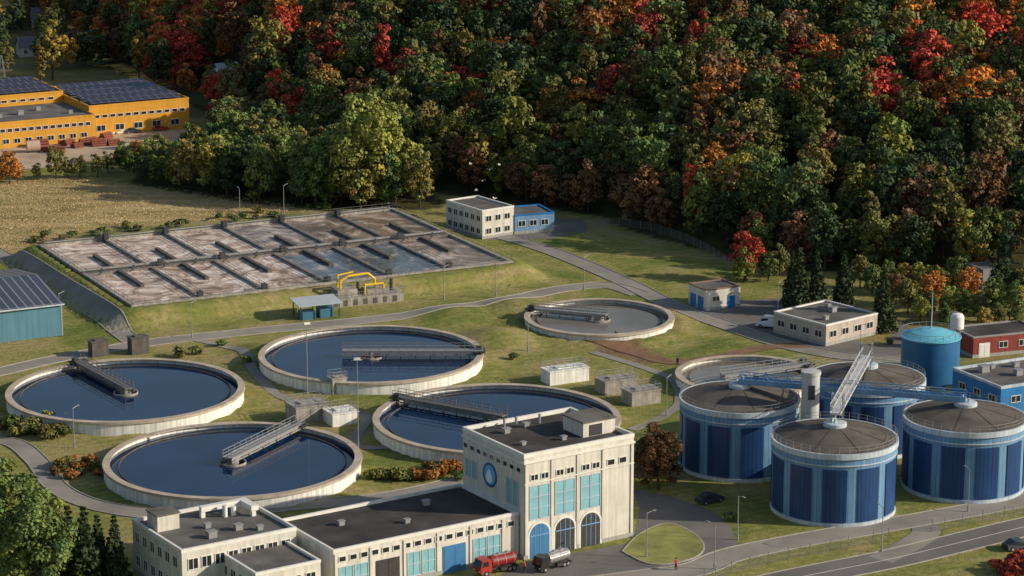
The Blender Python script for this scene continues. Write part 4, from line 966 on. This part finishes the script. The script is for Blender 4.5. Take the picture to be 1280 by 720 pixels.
P1(822,612,'n0',.85,'rust-brown','broadleaf_tree','brown-leaved tree beside the digester',k=.5); P1(812,598,'n1',.6,'olive','broadleaf_tree','olive tree beside the digester',k=.6)
for q in [(20,722,1.25),(48,745,1.2),(-8,700,1.2),(5,655,.8),(62,735,.9),(30,690,.9)]: P1(q[0],q[1],'n%d'%(abs(q[0])%3),q[2],'green','broadleaf_tree','large green tree beside the plant building','trees beside the plant building',k=1.2)
for q in [(88,728,.85),(124,722,.7),(145,728,.75),(108,735,.9)]: P1(q[0],q[1],'c%d'%(q[0]%2),q[2],'dark green','conifer_tree','dark conifer beside the plant building','conifers beside the plant building',k=.75)
def shr(px,py,s,col,k=1.0): P1(px,py,'s%d'%random.randrange(3),s,col,'shrub',col+' shrub on the lawn','shrubs around the tanks',k)
for i in range(16): shr(random.uniform(72,128),random.uniform(575,604),random.uniform(.6,1.0),random.choice(['orange','rust-brown','golden','green','olive']),.8)
for i in range(16): shr(random.uniform(5,85),random.uniform(530,552),random.uniform(.9,1.4),random.choice(['green','yellow-green','olive']),.9)
for i in range(14): shr(462+i*5.6,601-random.uniform(0,3),random.uniform(.8,1.2),'yellow-green' if i<11 else 'orange',.7)
for i in range(8): shr(535+i*5,594-random.uniform(0,7),random.uniform(.8,1.2),random.choice(['orange','green','orange']),.7)
for i in range(12): shr(random.uniform(1225,1290),random.uniform(705,725),random.uniform(.9,1.5),'red',.75)
for i in range(44):
    t=random.random(); shr(35+t*380,303-t*42+random.uniform(-5,4),random.uniform(.4,1.0),random.choice(['green','olive','dark green']),1.1)
for q in [(275,432),(230,446),(245,442),(310,455),(575,600),(640,450),(915,650),(1145,470),(1160,500),(1180,430),(1170,436),(1135,425),(1115,430)]: shr(q[0],q[1],random.uniform(.7,1.2),random.choice(['green','olive']),1.0)
print('trees',len(trees),'mass quads',len(mv)//4)
# ------------------------------------------------------------------ light
EL=math.radians(23); AZ=math.radians(98)
w=bpy.data.worlds.new('World'); SC.world=w; w.use_nodes=True; nt=w.node_tree
sk_=nt.nodes.new('ShaderNodeTexSky'); sk_.sky_type='NISHITA'; sk_.sun_disc=False; sk_.sun_elevation=EL; sk_.sun_rotation=AZ; sk_.air_density=1.2; sk_.dust_density=1.5
bg=nt.nodes['Background']; bg.inputs['Strength'].default_value=.10; nt.links.new(sk_.outputs[0],bg.inputs[0])
sl=bpy.data.lights.new('sun','SUN'); sl.energy=5.0; sl.angle=math.radians(.5); sl.color=(1,.87,.69)
so=bpy.data.objects.new('sun',sl); COL.objects.link(so); S=Vector((math.sin(AZ)*math.cos(EL),math.cos(AZ)*math.cos(EL),math.sin(EL))); so.rotation_euler=S.to_track_quat('Z','Y').to_euler()
cam=bpy.data.cameras.new('camera'); co=bpy.data.objects.new('camera',cam); COL.objects.link(co); co.location=(0,0,CH); co.rotation_euler=(math.pi/2-PT,0,0)
cam.sensor_width=36; cam.lens=FP/1280*36; cam.clip_end=12000; cam.clip_start=1; SC.camera=co
SC.view_settings.view_transform='Standard'; SC.view_settings.look='None'; SC.view_settings.exposure=0
